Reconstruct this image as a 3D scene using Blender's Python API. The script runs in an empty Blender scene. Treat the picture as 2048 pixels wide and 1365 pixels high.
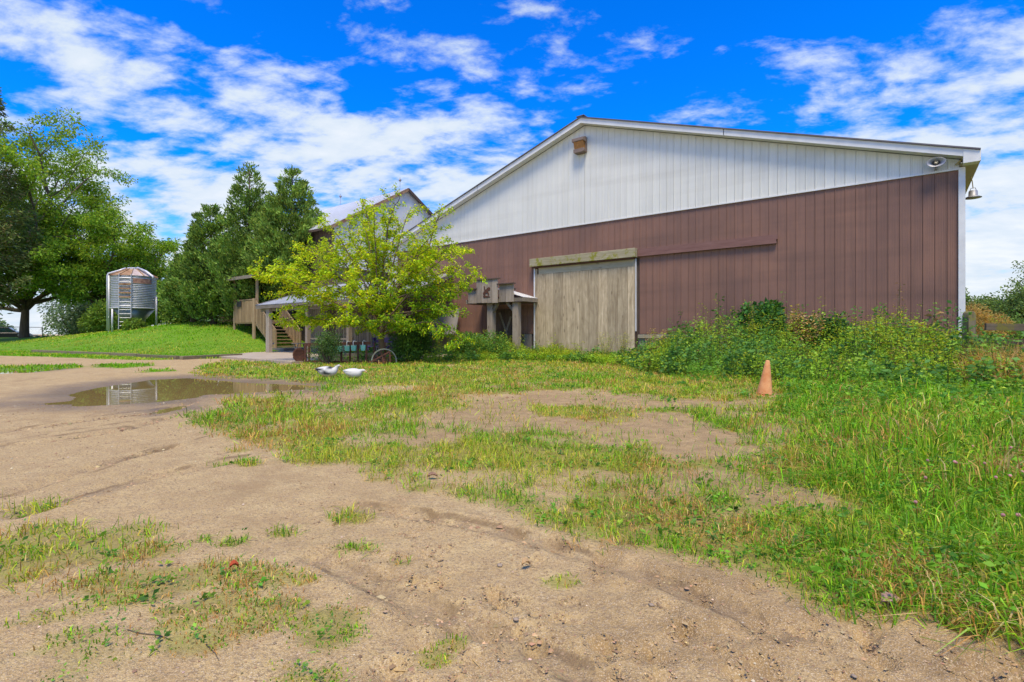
import bpy, math, random
import numpy as np
from mathutils import Vector, Matrix

# ------------------------------------------------------------------ camera, sky, sun, exposure
scene = bpy.context.scene
COL = scene.collection
R = math.radians
F = 1027.0          # focal length in photo pixels
HZ = 668.0          # horizon row of the photo
CAMH = 1.1

cam_data = bpy.data.cameras.new('camera')
cam_data.sensor_width = 36.0
cam_data.lens = 36.0 * F / 2048.0
cam_data.shift_y = -(682.5 - HZ) / 2048.0
cam_data.clip_start = 0.05
cam_data.clip_end = 3000.0
cam = bpy.data.objects.new('camera', cam_data)
cam.location = (0, 0, CAMH)
cam.rotation_euler = (R(90), 0, 0)
COL.objects.link(cam)
scene.camera = cam

SUN_EL, SUN_AZ = R(65), R(180)       # azimuth clockwise from +Y: behind the camera
world = bpy.data.worlds.new('World')
scene.world = world
world.use_nodes = True
wn, wl = world.node_tree.nodes, world.node_tree.links
wn.clear()


def N(nodes, kind, **kw):
    n = nodes.new(kind)
    for k, v in kw.items():
        if k.startswith('i_'):
            key = k[2:]
            n.inputs[int(key) if key.isdigit() else key.replace('_', ' ')].default_value = v
        else:
            setattr(n, k, v)
    return n


def M(nodes, links, op, a, b=None, c=None, clamp=False):
    n = nodes.new('ShaderNodeMath')
    n.operation = op
    n.use_clamp = clamp
    for i, v in enumerate((a, b, c)):
        if v is None:
            continue
        if isinstance(v, (int, float)):
            n.inputs[i].default_value = v
        else:
            links.new(v, n.inputs[i])
    return n.outputs[0]


def build_world():
    sky = N(wn, 'ShaderNodeTexSky', sky_type='NISHITA', sun_disc=False)
    sky.sun_elevation = SUN_EL
    sky.sun_rotation = SUN_AZ
    sky.altitude = 300
    sky.air_density = 1.0
    sky.dust_density = 0.4
    sky.ozone_density = 3.0
    hs0 = N(wn, 'ShaderNodeHueSaturation', i_Saturation=1.38, i_Value=1.42, i_Hue=0.5)
    wl.new(sky.outputs[0], hs0.inputs['Color'])
    hs = N(wn, 'ShaderNodeMix', data_type='RGBA', blend_type='MULTIPLY')
    hs.inputs[0].default_value = 1.0
    hs.inputs[7].default_value = (0.03, 0.84, 1.46, 1)
    wl.new(hs0.outputs[0], hs.inputs[6])
    tc = N(wn, 'ShaderNodeTexCoord')
    sep = N(wn, 'ShaderNodeSeparateXYZ')
    wl.new(tc.outputs['Generated'], sep.inputs[0])
    z = M(wn, wl, 'MAXIMUM', sep.outputs[2], 0.0)
    zz = M(wn, wl, 'ADD', z, 0.22)
    px = M(wn, wl, 'DIVIDE', sep.outputs[0], zz)
    py = M(wn, wl, 'DIVIDE', sep.outputs[1], zz)
    comb = N(wn, 'ShaderNodeCombineXYZ')
    wl.new(px, comb.inputs[0])
    wl.new(py, comb.inputs[1])
    r = M(wn, wl, 'SQRT', M(wn, wl, 'ADD', M(wn, wl, 'MULTIPLY', px, px), M(wn, wl, 'MULTIPLY', py, py)))

    def noise(scale, detail, rough, loc, rot=0.0, stretch=(1, 1, 1), dist=0.0):
        mp = N(wn, 'ShaderNodeMapping')
        mp.inputs['Location'].default_value = loc
        mp.inputs['Rotation'].default_value = (0, 0, rot)
        mp.inputs['Scale'].default_value = stretch
        wl.new(comb.outputs[0], mp.inputs[0])
        n = N(wn, 'ShaderNodeTexNoise', i_Scale=scale, i_Detail=detail, i_Roughness=rough, i_Distortion=dist)
        wl.new(mp.outputs[0], n.inputs['Vector'])
        return n.outputs['Fac']
    big = noise(0.9, 2.0, 0.5, (10.12, 3.56, 0), 0.5, (1.0, 0.8, 1))
    mid = noise(3.6, 8.0, 0.60, (9.47, 1.79, 0), 0.62, (0.9, 1.25, 1), 0.15)
    fine = noise(11.0, 5.0, 0.6, (1.7, 9.2, 0), 0.62, (0.8, 1.3, 1), 0.3)
    # more cloud towards the horizon: it thins out above some 22 degrees
    cov = N(wn, 'ShaderNodeMapRange', i_1=0.75, i_2=1.75, i_3=-0.14, i_4=0.075)
    wl.new(r, cov.inputs[0])
    cov2 = N(wn, 'ShaderNodeMapRange', i_1=2.0, i_2=4.4, i_3=0.0, i_4=0.10)
    wl.new(r, cov2.inputs[0])
    d = M(wn, wl, 'ADD', M(wn, wl, 'MULTIPLY', mid, 0.50), M(wn, wl, 'MULTIPLY', big, 0.40))
    d = M(wn, wl, 'ADD', d, M(wn, wl, 'MULTIPLY', fine, 0.16))
    d = M(wn, wl, 'ADD', d, cov.outputs[0])
    d = M(wn, wl, 'ADD', d, cov2.outputs[0])
    cl = N(wn, 'ShaderNodeMapRange', interpolation_type='SMOOTHSTEP', i_1=0.525, i_2=0.64, i_3=0.0, i_4=0.97)
    wl.new(d, cl.inputs[0])
    core = N(wn, 'ShaderNodeMapRange', i_1=0.62, i_2=0.80, i_3=0.0, i_4=1.0)
    wl.new(d, core.inputs[0])
    cc = N(wn, 'ShaderNodeMix', data_type='RGBA')
    cc.inputs[6].default_value = (5.0, 5.7, 6.5, 1)
    cc.inputs[7].default_value = (6.8, 6.95, 7.1, 1)
    wl.new(core.outputs[0], cc.inputs[0])
    mx = N(wn, 'ShaderNodeMix', data_type='RGBA')
    wl.new(cl.outputs[0], mx.inputs[0])
    hz = N(wn, 'ShaderNodeMapRange', interpolation_type='SMOOTHSTEP', i_1=1.9, i_2=4.0, i_3=0.0, i_4=0.9)
    wl.new(r, hz.inputs[0])
    hm = N(wn, 'ShaderNodeMix', data_type='RGBA')
    hm.inputs[7].default_value = (4.9, 5.7, 6.5, 1)
    wl.new(hz.outputs[0], hm.inputs[0])
    wl.new(hs.outputs[2], hm.inputs[6])
    wl.new(hm.outputs[2], mx.inputs[6])
    wl.new(cc.outputs[2], mx.inputs[7])
    bg = N(wn, 'ShaderNodeBackground', i_Strength=0.1)
    wl.new(mx.outputs[2], bg.inputs['Color'])
    out = N(wn, 'ShaderNodeOutputWorld')
    wl.new(bg.outputs[0], out.inputs[0])


build_world()

sun_data = bpy.data.lights.new('sun', 'SUN')
sun_data.energy = 3.3
sun_data.angle = R(20)
sun_data.color = (1.0, 0.86, 0.62)
sun = bpy.data.objects.new('sun', sun_data)
sd = Vector((math.sin(SUN_AZ) * math.cos(SUN_EL), math.cos(SUN_AZ) * math.cos(SUN_EL), math.sin(SUN_EL)))
sun.rotation_euler = sd.to_track_quat('Z', 'Y').to_euler()
sun.location = (0, -20, 40)
COL.objects.link(sun)

vs = scene.view_settings
vs.view_transform = 'Standard'
vs.look = 'None'
vs.exposure = 0.55
vs.gamma = 1.0
vs.use_curve_mapping = False
scene.cycles.max_bounces = 5
scene.cycles.diffuse_bounces = 2
scene.cycles.glossy_bounces = 2
scene.cycles.transmission_bounces = 3
scene.cycles.transparent_max_bounces = 8

rng = np.random.default_rng(7)
random.seed(7)

# ------------------------------------------------------------------ helpers


def gp(px, py, z=0.0):
    """ground point (x, y) seen at a photo pixel"""
    d = F * (CAMH - z) / (py - HZ)
    return ((px - 1024.0) / F * d, d)


def link(o):
    COL.objects.link(o)
    return o


def empty(name, loc=(0, 0, 0), rz=0.0):
    o = bpy.data.objects.new(name, None)
    o.location = loc
    o.rotation_euler = (0, 0, rz)
    o.empty_display_size = 0.2
    return link(o)


def tag(o, label=None, cat=None, group=None, kind=None):
    if label:
        o['label'] = label
    if cat:
        o['category'] = cat
    if group:
        o['group'] = group
    if kind:
        o['kind'] = kind
    return o


def raw_mesh(name, V, loops, starts, totals, cols=None, smooth=False):
    me = bpy.data.meshes.new(name)
    V = np.ascontiguousarray(V, dtype=np.float32)
    me.vertices.add(len(V))
    me.vertices.foreach_set('co', V.ravel())
    me.loops.add(len(loops))
    me.loops.foreach_set('vertex_index', np.ascontiguousarray(loops, dtype=np.int32))
    me.polygons.add(len(starts))
    me.polygons.foreach_set('loop_start', np.ascontiguousarray(starts, dtype=np.int32))
    if smooth:
        me.polygons.foreach_set('use_smooth', np.ones(len(starts), dtype=bool))
    if cols is not None:
        for nm, c in cols.items():
            c = np.asarray(c, dtype=np.float32)
            if c.ndim == 1:
                a = me.attributes.new(nm, 'FLOAT', 'POINT')
                a.data.foreach_set('value', c)
            else:
                a = me.attributes.new(nm, 'FLOAT_COLOR', 'POINT')
                if c.shape[1] == 3:
                    c = np.concatenate([c, np.ones((len(c), 1), np.float32)], 1)
                a.data.foreach_set('color', np.ascontiguousarray(c).ravel())
    me.update(calc_edges=True)
    me.validate()
    return me


class MB:
    """collects boxes, bars, tubes and lathes into one mesh"""

    def __init__(s):
        s.v, s.f, s.c = [], [], []
        s.col = None

    def add(s, verts, faces):
        o = len(s.v)
        s.v += [tuple(p) for p in verts]
        s.f += [tuple(i + o for i in f) for f in faces]
        if s.col is not None:
            s.c += [s.col] * len(verts)
        return s

    def box(s, x0, x1, y0, y1, z0, z1):
        return s.add([(x0, y0, z0), (x1, y0, z0), (x1, y1, z0), (x0, y1, z0), (x0, y0, z1), (x1, y0, z1), (x1, y1, z1), (x0, y1, z1)],
                     [(0, 3, 2, 1), (4, 5, 6, 7), (0, 1, 5, 4), (1, 2, 6, 5), (2, 3, 7, 6), (3, 0, 4, 7)])

    def beam(s, p0, p1, w, h, up=(0, 0, 1)):
        p0, p1 = Vector(p0), Vector(p1)
        d = (p1 - p0).normalized()
        up = Vector(up)
        if abs(d.dot(up)) > 0.98:
            up = Vector((0, 1, 0))
        a = d.cross(up).normalized() * (w / 2)
        b = a.cross(d).normalized() * (h / 2)
        vs_ = []
        for p in (p0, p1):
            vs_ += [p - a - b, p + a - b, p + a + b, p - a + b]
        return s.add(vs_, [(3, 2, 1, 0), (4, 5, 6, 7), (0, 1, 5, 4), (1, 2, 6, 5), (2, 3, 7, 6), (3, 0, 4, 7)])

    def tube(s, pts, radii, n=8, cap=True):
        pts = [Vector(p) for p in pts]
        if not hasattr(radii, '__len__'):
            radii = [radii] * len(pts)
        vs_, fs = [], []
        prev = None
        for i, p in enumerate(pts):
            d = (pts[min(i + 1, len(pts) - 1)] - pts[max(i - 1, 0)])
            d = d.normalized() if d.length > 1e-9 else Vector((0, 0, 1))
            ref = prev if prev is not None else (Vector((1, 0, 0)) if abs(d.x) < 0.9 else Vector((0, 1, 0)))
            a = (ref - d * ref.dot(d)).normalized()
            prev = a
            b = d.cross(a)
            for k in range(n):
                t = 2 * math.pi * k / n
                vs_.append(p + (a * math.cos(t) + b * math.sin(t)) * radii[i])
        for i in range(len(pts) - 1):
            for k in range(n):
                k2 = (k + 1) % n
                fs.append((i * n + k, i * n + k2, (i + 1) * n + k2, (i + 1) * n + k))
        if cap:
            fs.append(tuple(range(n - 1, -1, -1)))
            fs.append(tuple((len(pts) - 1) * n + k for k in range(n)))
        return s.add(vs_, fs)

    def lathe(s, prof, n=24, center=(0, 0, 0)):
        cx, cy, cz = center
        vs_, fs = [], []
        for r_, z_ in prof:
            for k in range(n):
                t = 2 * math.pi * k / n
                vs_.append((cx + r_ * math.cos(t), cy + r_ * math.sin(t), cz + z_))
        for i in range(len(prof) - 1):
            for k in range(n):
                k2 = (k + 1) % n
                fs.append((i * n + k, i * n + k2, (i + 1) * n + k2, (i + 1) * n + k))
        fs.append(tuple(range(n - 1, -1, -1)))
        fs.append(tuple((len(prof) - 1) * n + k for k in range(n)))
        return s.add(vs_, fs)

    def prism(s, poly, y0, y1):
        """polygon of (x, z) extruded along y"""
        n = len(poly)
        return s.add([(x, y0, z) for x, z in poly] + [(x, y1, z) for x, z in poly],
                     [tuple(range(n)), tuple(range(2 * n - 1, n - 1, -1))] + [(k, n + k, n + (k + 1) % n, (k + 1) % n) for k in range(n)])

    def mesh(s, name, smooth=False):
        me = bpy.data.meshes.new(name)
        me.from_pydata(s.v, [], s.f)
        if s.c:
            a = me.attributes.new('col', 'FLOAT_COLOR', 'POINT')
            for i, c in enumerate(s.c):
                a.data[i].color = (*c, 1)
        if smooth:
            me.polygons.foreach_set('use_smooth', [True] * len(me.polygons))
        me.update()
        return me

    def build(s, name, mat=None, parent=None, smooth=False, bevel=0.0):
        o = bpy.data.objects.new(name, s.mesh(name, smooth))
        if mat:
            o.data.materials.append(mat)
        if parent:
            o.parent = parent
        if bevel:
            m = o.modifiers.new('bevel', 'BEVEL')
            m.width = bevel
            m.segments = 2
            m.limit_method = 'ANGLE'
        return link(o)


def put(name, me, parent=None, loc=(0, 0, 0), rot=(0, 0, 0), mat=None):
    o = bpy.data.objects.new(name, me)
    o.location = loc
    o.rotation_euler = rot
    if parent:
        o.parent = parent
    if mat and not me.materials:
        me.materials.append(mat)
    return link(o)


# ------------------------------------------------------------------ noise in numpy


def _hash(ix, iy, seed):
    h = (ix.astype(np.int64) * 374761393 + iy.astype(np.int64) * 668265263 + seed * 1442695041) & 0x7fffffff
    h = ((h ^ (h >> 13)) * 1274126177) & 0x7fffffff
    h = h ^ (h >> 16)
    return (h & 0xffff) / 65535.0


def vnoise(x, y, seed=0):
    ix, iy = np.floor(x), np.floor(y)
    fx, fy = x - ix, y - iy
    fx, fy = fx * fx * (3 - 2 * fx), fy * fy * (3 - 2 * fy)
    a, b = _hash(ix, iy, seed), _hash(ix + 1, iy, seed)
    c, d = _hash(ix, iy + 1, seed), _hash(ix + 1, iy + 1, seed)
    return (a + (b - a) * fx) * (1 - fy) + (c + (d - c) * fx) * fy


def fbm(x, y, oct_=4, seed=0, gain=0.5):
    s, a, t = 0.0, 1.0, 0.0
    for i in range(oct_):
        s = s + a * vnoise(x * 2 ** i + 17.3 * i, y * 2 ** i - 9.1 * i, seed + i)
        t += a
        a *= gain
    return s / t


def sstep(a, b, x):
    t = np.clip((x - a) / (b - a), 0, 1)
    return t * t * (3 - 2 * t)


def sdf(poly, x, y):
    """signed distance to a polygon, positive inside"""
    poly = np.asarray(poly, float)
    d = np.full(x.shape, 1e9)
    ins = np.zeros(x.shape, bool)
    n = len(poly)
    for i in range(n):
        ax, ay = poly[i]
        bx, by = poly[(i + 1) % n]
        ex, ey = bx - ax, by - ay
        t = np.clip(((x - ax) * ex + (y - ay) * ey) / (ex * ex + ey * ey + 1e-12), 0, 1)
        d = np.minimum(d, np.hypot(x - ax - t * ex, y - ay - t * ey))
        c = (ay > y) != (by > y)
        ins ^= c & (x < ex * (y - ay) / (by - ay + 1e-12) + ax)
    return np.where(ins, d, -d)


def dline(pts, x, y):
    d = np.full(x.shape, 1e9)
    for (ax, ay), (bx, by) in zip(pts[:-1], pts[1:]):
        ex, ey = bx - ax, by - ay
        t = np.clip(((x - ax) * ex + (y - ay) * ey) / (ex * ex + ey * ey), 0, 1)
        d = np.minimum(d, np.hypot(x - ax - t * ex, y - ay - t * ey))
    return d


# ------------------------------------------------------------------ materials


def newmat(name):
    m = bpy.data.materials.new(name)
    m.use_nodes = True
    nt = m.node_tree
    nt.nodes.clear()
    out = nt.nodes.new('ShaderNodeOutputMaterial')
    b = nt.nodes.new('ShaderNodeBsdfPrincipled')
    nt.links.new(b.outputs[0], out.inputs[0])
    return m, nt.nodes, nt.links, b, out


def mixc(nodes, links, fac, a, b, mode='MIX'):
    n = nodes.new('ShaderNodeMix')
    n.data_type = 'RGBA'
    n.blend_type = mode
    n.clamp_factor = True
    if isinstance(fac, (int, float)):
        n.inputs[0].default_value = fac
    else:
        links.new(fac, n.inputs[0])
    for i, v in ((6, a), (7, b)):
        if isinstance(v, (tuple, list)):
            n.inputs[i].default_value = (*v[:3], 1)
        else:
            links.new(v, n.inputs[i])
    return n.outputs[2]


def coords(nodes, links, scale=(1, 1, 1), rnd=True, world_=False):
    if world_:
        src = nodes.new('ShaderNodeNewGeometry').outputs['Position']
    else:
        src = nodes.new('ShaderNodeTexCoord').outputs['Object']
    if rnd:
        oi = nodes.new('ShaderNodeObjectInfo')
        ad = nodes.new('ShaderNodeVectorMath')
        ad.operation = 'ADD'
        k = nodes.new('ShaderNodeVectorMath')
        k.operation = 'SCALE'
        cb = nodes.new('ShaderNodeCombineXYZ')
        for i in range(3):
            links.new(oi.outputs['Random'], cb.inputs[i])
        links.new(cb.outputs[0], k.inputs[0])
        k.inputs['Scale'].default_value = 83.0
        links.new(src, ad.inputs[0])
        links.new(k.outputs[0], ad.inputs[1])
        src = ad.outputs[0]
    mp = nodes.new('ShaderNodeMapping')
    mp.inputs['Scale'].default_value = scale
    links.new(src, mp.inputs[0])
    return mp.outputs[0]


def noise_n(nodes, links, vec, scale, detail=4, rough=0.55, dist=0.0):
    n = nodes.new('ShaderNodeTexNoise')
    n.inputs['Scale'].default_value = scale
    n.inputs['Detail'].default_value = detail
    n.inputs['Roughness'].default_value = rough
    n.inputs['Distortion'].default_value = dist
    links.new(vec, n.inputs['Vector'])
    return n.outputs['Fac']


def ramp(nodes, links, fac, stops):
    n = nodes.new('ShaderNodeValToRGB')
    e = n.color_ramp.elements
    while len(e) < len(stops):
        e.new(0.5)
    for i, (p, c) in enumerate(stops):
        e[i].position = p
        e[i].color = (*c[:3], 1) if hasattr(c, '__len__') else (c, c, c, 1)
    links.new(fac, n.inputs[0])
    return n.outputs[0]


def bump(nodes, links, b, h, strength=0.3, dist=0.02):
    n = nodes.new('ShaderNodeBump')
    n.inputs['Strength'].default_value = strength
    n.inputs['Distance'].default_value = dist
    links.new(h, n.inputs['Height'])
    links.new(n.outputs[0], b.inputs['Normal'])


def m_plain(name, c, rough=0.7, metal=0.0, var=0.25, scale=6.0, c2=None, bumpk=0.15, stretch=(1, 1, 1), spec=0.4):
    m, nd, lk, b, out = newmat(name)
    v = coords(nd, lk, stretch)
    f = noise_n(nd, lk, v, scale, 6, 0.62)
    c2 = c2 or tuple(k * (1 - var) for k in c)
    col = ramp(nd, lk, f, [(0.32, c2), (0.66, c)])
    lk.new(col, b.inputs['Base Color'])
    rr = nd.new('ShaderNodeMapRange')
    rr.inputs[3].default_value = max(rough - 0.12, 0.02)
    rr.inputs[4].default_value = min(rough + 0.12, 1)
    lk.new(f, rr.inputs[0])
    lk.new(rr.outputs[0], b.inputs['Roughness'])
    b.inputs['Metallic'].default_value = metal
    b.inputs['Specular IOR Level'].default_value = spec
    if bumpk:
        f2 = noise_n(nd, lk, v, scale * 5, 5, 0.6)
        bump(nd, lk, b, f2, bumpk, 0.01)
    return m


def m_wood(name, dark, light, axis='z', grain=1.0, moss=None, mosscut=0.6, knots=True, lo=0.76, hi=1.16):
    """weathered board: grain along one axis, knots, per-board tone"""
    m, nd, lk, b, out = newmat(name)
    s = {'z': (26, 26, 1.1), 'x': (1.1, 26, 26), 'y': (26, 1.1, 26)}[axis]
    v = coords(nd, lk, s)
    g = noise_n(nd, lk, v, 1.0 * grain, 6, 0.65, 0.6)
    s2 = {'z': (5, 5, 1.6), 'x': (1.6, 5, 5), 'y': (5, 1.6, 5)}[axis]
    v2 = coords(nd, lk, s2)
    blotch = noise_n(nd, lk, v2, 0.8, 4, 0.6, 1.5)
    f = M(nd, lk, 'ADD', M(nd, lk, 'MULTIPLY', g, 0.55), M(nd, lk, 'MULTIPLY', blotch, 0.45))
    col = ramp(nd, lk, f, [(0.3, dark), (0.52, tuple((a + c) / 2 for a, c in zip(dark, light))), (0.7, light)])
    oi = nd.new('ShaderNodeObjectInfo')
    tone = nd.new('ShaderNodeMapRange')
    tone.inputs[3].default_value = lo
    tone.inputs[4].default_value = hi
    lk.new(oi.outputs['Random'], tone.inputs[0])
    hv = nd.new('ShaderNodeHueSaturation')
    lk.new(tone.outputs[0], hv.inputs['Value'])
    lk.new(col, hv.inputs['Color'])
    col = hv.outputs[0]
    if knots:
        vo = nd.new('ShaderNodeTexVoronoi')
        vo.inputs['Scale'].default_value = 1.0
        sk = {'z': (4.2, 4.2, 1.5), 'x': (1.5, 4.2, 4.2), 'y': (4.2, 1.5, 4.2)}[axis]
        lk.new(coords(nd, lk, sk), vo.inputs['Vector'])
        kn = nd.new('ShaderNodeMapRange')
        kn.interpolation_type = 'SMOOTHSTEP'
        kn.inputs[1].default_value = 0.07
        kn.inputs[2].default_value = 0.16
        kn.inputs[3].default_value = 0.65
        kn.inputs[4].default_value = 0.0
        lk.new(vo.outputs['Distance'], kn.inputs[0])
        col = mixc(nd, lk, kn.outputs[0], col, tuple(k * 0.55 for k in dark))
    if moss:
        mv = noise_n(nd, lk, coords(nd, lk, (1, 1, 1)), 2.6, 6, 0.7)
        mf = nd.new('ShaderNodeMapRange')
        mf.interpolation_type = 'SMOOTHSTEP'
        mf.inputs[1].default_value = mosscut - 0.06
        mf.inputs[2].default_value = mosscut + 0.06
        lk.new(mv, mf.inputs[0])
        col = mixc(nd, lk, mf.outputs[0], col, moss)
    lk.new(col, b.inputs['Base Color'])
    b.inputs['Roughness'].default_value = 0.86
    b.inputs['Specular IOR Level'].default_value = 0.25
    bump(nd, lk, b, g, 0.35, 0.006)
    return m


def m_leaf(name, trans=0.35, rough=0.5, tint=(1.15, 1.1, 0.55), attr='col'):
    m, nd, lk, b, out = newmat(name)
    a = nd.new('ShaderNodeAttribute')
    a.attribute_name = attr
    lk.new(a.outputs['Color'], b.inputs['Base Color'])
    b.inputs['Roughness'].default_value = rough
    b.inputs['Specular IOR Level'].default_value = 0.12
    t = nd.new('ShaderNodeBsdfTranslucent')
    tc = mixc(nd, lk, 1.0, a.outputs['Color'], tint, 'MULTIPLY')
    lk.new(tc, t.inputs['Color'])
    mx = nd.new('ShaderNodeMixShader')
    mx.inputs[0].default_value = trans
    lk.new(b.outputs[0], mx.inputs[1])
    lk.new(t.outputs[0], mx.inputs[2])
    lk.new(mx.outputs[0], out.inputs[0])
    return m


def m_siding(name, c, c2, dirt, streak=0.5, rough=0.5, lo=0.93, hi=1.06):
    """painted metal siding: faint blotches, vertical run-off streaks, dirt rubbed in low down"""
    m, nd, lk, b, out = newmat(name)
    tc = nd.new('ShaderNodeTexCoord')

    def tex(scale, sc, det=5, ro=0.6):
        mp = nd.new('ShaderNodeMapping')
        mp.inputs['Scale'].default_value = scale
        lk.new(tc.outputs['Object'], mp.inputs[0])
        return noise_n(nd, lk, mp.outputs[0], sc, det, ro)
    blot = tex((1, 1, 1), 0.45, 5)
    strk = tex((9, 1, 0.22), 1.0, 6, 0.65)
    band = tex((0.12, 1, 1.6), 1.0, 3, 0.5)
    oi = nd.new('ShaderNodeObjectInfo')
    col = mixc(nd, lk, ramp(nd, lk, blot, [(0.35, 0.0), (0.65, 1.0)]), c, c2)
    tone = nd.new('ShaderNodeMapRange')
    tone.inputs[3].default_value = lo
    tone.inputs[4].default_value = hi
    lk.new(oi.outputs['Random'], tone.inputs[0])
    hv = nd.new('ShaderNodeHueSaturation')
    lk.new(tone.outputs[0], hv.inputs['Value'])
    lk.new(col, hv.inputs['Color'])
    sf = M(nd, lk, 'MULTIPLY', ramp(nd, lk, strk, [(0.5, 0.0), (0.78, 1.0)]), streak)
    col = mixc(nd, lk, sf, hv.outputs[0], dirt)
    bf = M(nd, lk, 'MULTIPLY', ramp(nd, lk, band, [(0.52, 0.0), (0.72, 1.0)]), streak * 0.9)
    col = mixc(nd, lk, bf, col, dirt)
    lk.new(col, b.inputs['Base Color'])
    rr = nd.new('ShaderNodeMapRange')
    rr.inputs[3].default_value = rough - 0.1
    rr.inputs[4].default_value = rough + 0.2
    lk.new(strk, rr.inputs[0])
    lk.new(rr.outputs[0], b.inputs['Roughness'])
    b.inputs['Specular IOR Level'].default_value = 0.35
    bump(nd, lk, b, tex((1, 1, 1), 1.3, 2), 0.12, 0.03)
    return m


MAT = {}
MAT['brown'] = m_siding('brown_siding', (0.268, 0.140, 0.092), (0.192, 0.106, 0.078), (0.135, 0.078, 0.058), 0.7)
MAT['white'] = m_siding('white_siding', (0.71, 0.70, 0.625), (0.655, 0.65, 0.585), (0.40, 0.38, 0.32), 0.34, 0.5, 0.975, 1.02)
MAT['trim'] = m_plain('white_trim', (0.74, 0.73, 0.69), 0.45, var=0.14, scale=3, bumpk=0.05)
MAT['soffit'] = m_plain('beige_soffit', (0.55, 0.48, 0.33), 0.6, var=0.2, scale=3)
MAT['roofdark'] = m_plain('roof_sheet', (0.16, 0.14, 0.14), 0.45, 0.3, scale=2)
MAT['roofmetal'] = m_plain('galvanised_roof', (0.80, 0.81, 0.80), 0.5, 0.15, var=0.15, scale=1.4, bumpk=0.08)
MAT['porchroof'] = m_plain('dull_porch_roof', (0.56, 0.58, 0.60), 0.45, 0.3, var=0.3, scale=1.6, bumpk=0.08)
MAT['door'] = m_wood('door_plank', (0.26, 0.19, 0.105), (0.72, 0.585, 0.375), 'z', 0.7, lo=0.72, hi=1.2)
MAT['doorh'] = m_wood('door_rail', (0.34, 0.28, 0.17), (0.52, 0.46, 0.31), 'x')
MAT['mossy'] = m_wood('mossy_beam', (0.26, 0.22, 0.12), (0.46, 0.41, 0.27), 'x', 1.0, (0.24, 0.23, 0.03), 0.56, knots=False)
MAT['greywood'] = m_wood('grey_plank', (0.17, 0.14, 0.105), (0.36, 0.31, 0.235), 'z')
MAT['greywoodx'] = m_wood('grey_rail', (0.17, 0.14, 0.105), (0.36, 0.31, 0.235), 'x')
MAT['oldwood'] = m_wood('dark_plank', (0.07, 0.048, 0.036), (0.17, 0.12, 0.09), 'z')
MAT['deckwood'] = m_wood('deck_wood', (0.26, 0.17, 0.085), (0.46, 0.33, 0.18), 'z', knots=False)
MAT['deckwoodx'] = m_wood('deck_rail', (0.24, 0.16, 0.085), (0.44, 0.32, 0.18), 'x', moss=(0.20, 0.19, 0.05), mosscut=0.62, knots=False)
MAT['track'] = m_wood('brown_track_board', (0.20, 0.10, 0.08), (0.31, 0.17, 0.14), 'x', knots=False)
MAT['post'] = m_wood('barn_post', (0.24, 0.19, 0.14), (0.46, 0.39, 0.30), 'z', 0.6)
MAT['fence'] = m_wood('fence_wood', (0.10, 0.075, 0.04), (0.26, 0.22, 0.14), 'z', 1.0, (0.20, 0.19, 0.035), 0.5)
MAT['fencex'] = m_wood('fence_rail_wood', (0.07, 0.055, 0.035), (0.17, 0.13, 0.085), 'x', 1.0, (0.16, 0.14, 0.03), 0.6, knots=False)
MAT['timber'] = m_wood('timber_edge', (0.14, 0.11, 0.06), (0.30, 0.25, 0.15), 'x', 1.0, (0.14, 0.17, 0.03), 0.6, knots=False)
MAT['rust'] = m_plain('rusty_iron', (0.16, 0.065, 0.035), 0.85, 0.2, scale=14, c2=(0.07, 0.035, 0.025))
MAT['rustpaint'] = m_plain('rusted_paint', (0.44, 0.29, 0.155), 0.8, 0.1, scale=3.2, c2=(0.22, 0.10, 0.04))
MAT['steel'] = m_plain('bare_steel', (0.52, 0.52, 0.51), 0.48, 0.35, var=0.25, scale=3)
MAT['steelpost'] = m_plain('galvanised_leg', (0.62, 0.62, 0.62), 0.5, 0.45, var=0.2, scale=5)
MAT['hopper'] = m_plain('dull_hopper', (0.24, 0.27, 0.22), 0.42, 0.6, var=0.4, scale=1.5)
MAT['concrete'] = m_plain('concrete_slab', (0.46, 0.38, 0.28), 0.9, scale=1.6, c2=(0.36, 0.29, 0.20))
MAT['black'] = m_plain('black_plastic', (0.02, 0.02, 0.022), 0.45)
MAT['grey'] = m_plain('grey_cast_metal', (0.34, 0.34, 0.35), 0.5, 0.4)
MAT['lampbrown'] = m_plain('lamp_housing', (0.23, 0.165, 0.125), 0.6, scale=8)
MAT['amber'] = m_plain('amber_lens', (0.42, 0.17, 0.03), 0.25, scale=10, spec=0.6)
MAT['cable'] = m_plain('yellow_cable', (0.55, 0.42, 0.16), 0.7)
MAT['cone'] = m_plain('faded_cone', (0.74, 0.37, 0.15), 0.75, scale=7, c2=(0.58, 0.22, 0.07), bumpk=0.2)
MAT['teal'] = m_plain('teal_plastic', (0.22, 0.62, 0.50), 0.45, var=0.12)
MAT['whitep'] = m_plain('white_paint', (0.75, 0.75, 0.72), 0.5, var=0.15)
MAT['purple'] = m_plain('purple_paint', (0.09, 0.05, 0.18), 0.5)
MAT['bark'] = m_plain('bark', (0.13, 0.10, 0.065), 0.9, scale=8, c2=(0.06, 0.045, 0.03), stretch=(1, 1, 0.25), bumpk=0.6)
MAT['barklight'] = m_plain('sapling_bark', (0.22, 0.15, 0.09), 0.85, scale=14, c2=(0.12, 0.08, 0.045), stretch=(1, 1, 0.3), bumpk=0.4)
MAT['leaf'] = m_leaf('leaf', 0.4)
MAT['needle'] = m_leaf('needle', 0.18, 0.6)
MAT['grass'] = m_leaf('grass_blade', 0.36, 0.6)
MAT['stone'] = m_plain('stone', (0.34, 0.26, 0.18), 0.85, scale=12)
MAT['tyre'] = m_plain('tyre_rubber', (0.02, 0.02, 0.02), 0.85)
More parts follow.
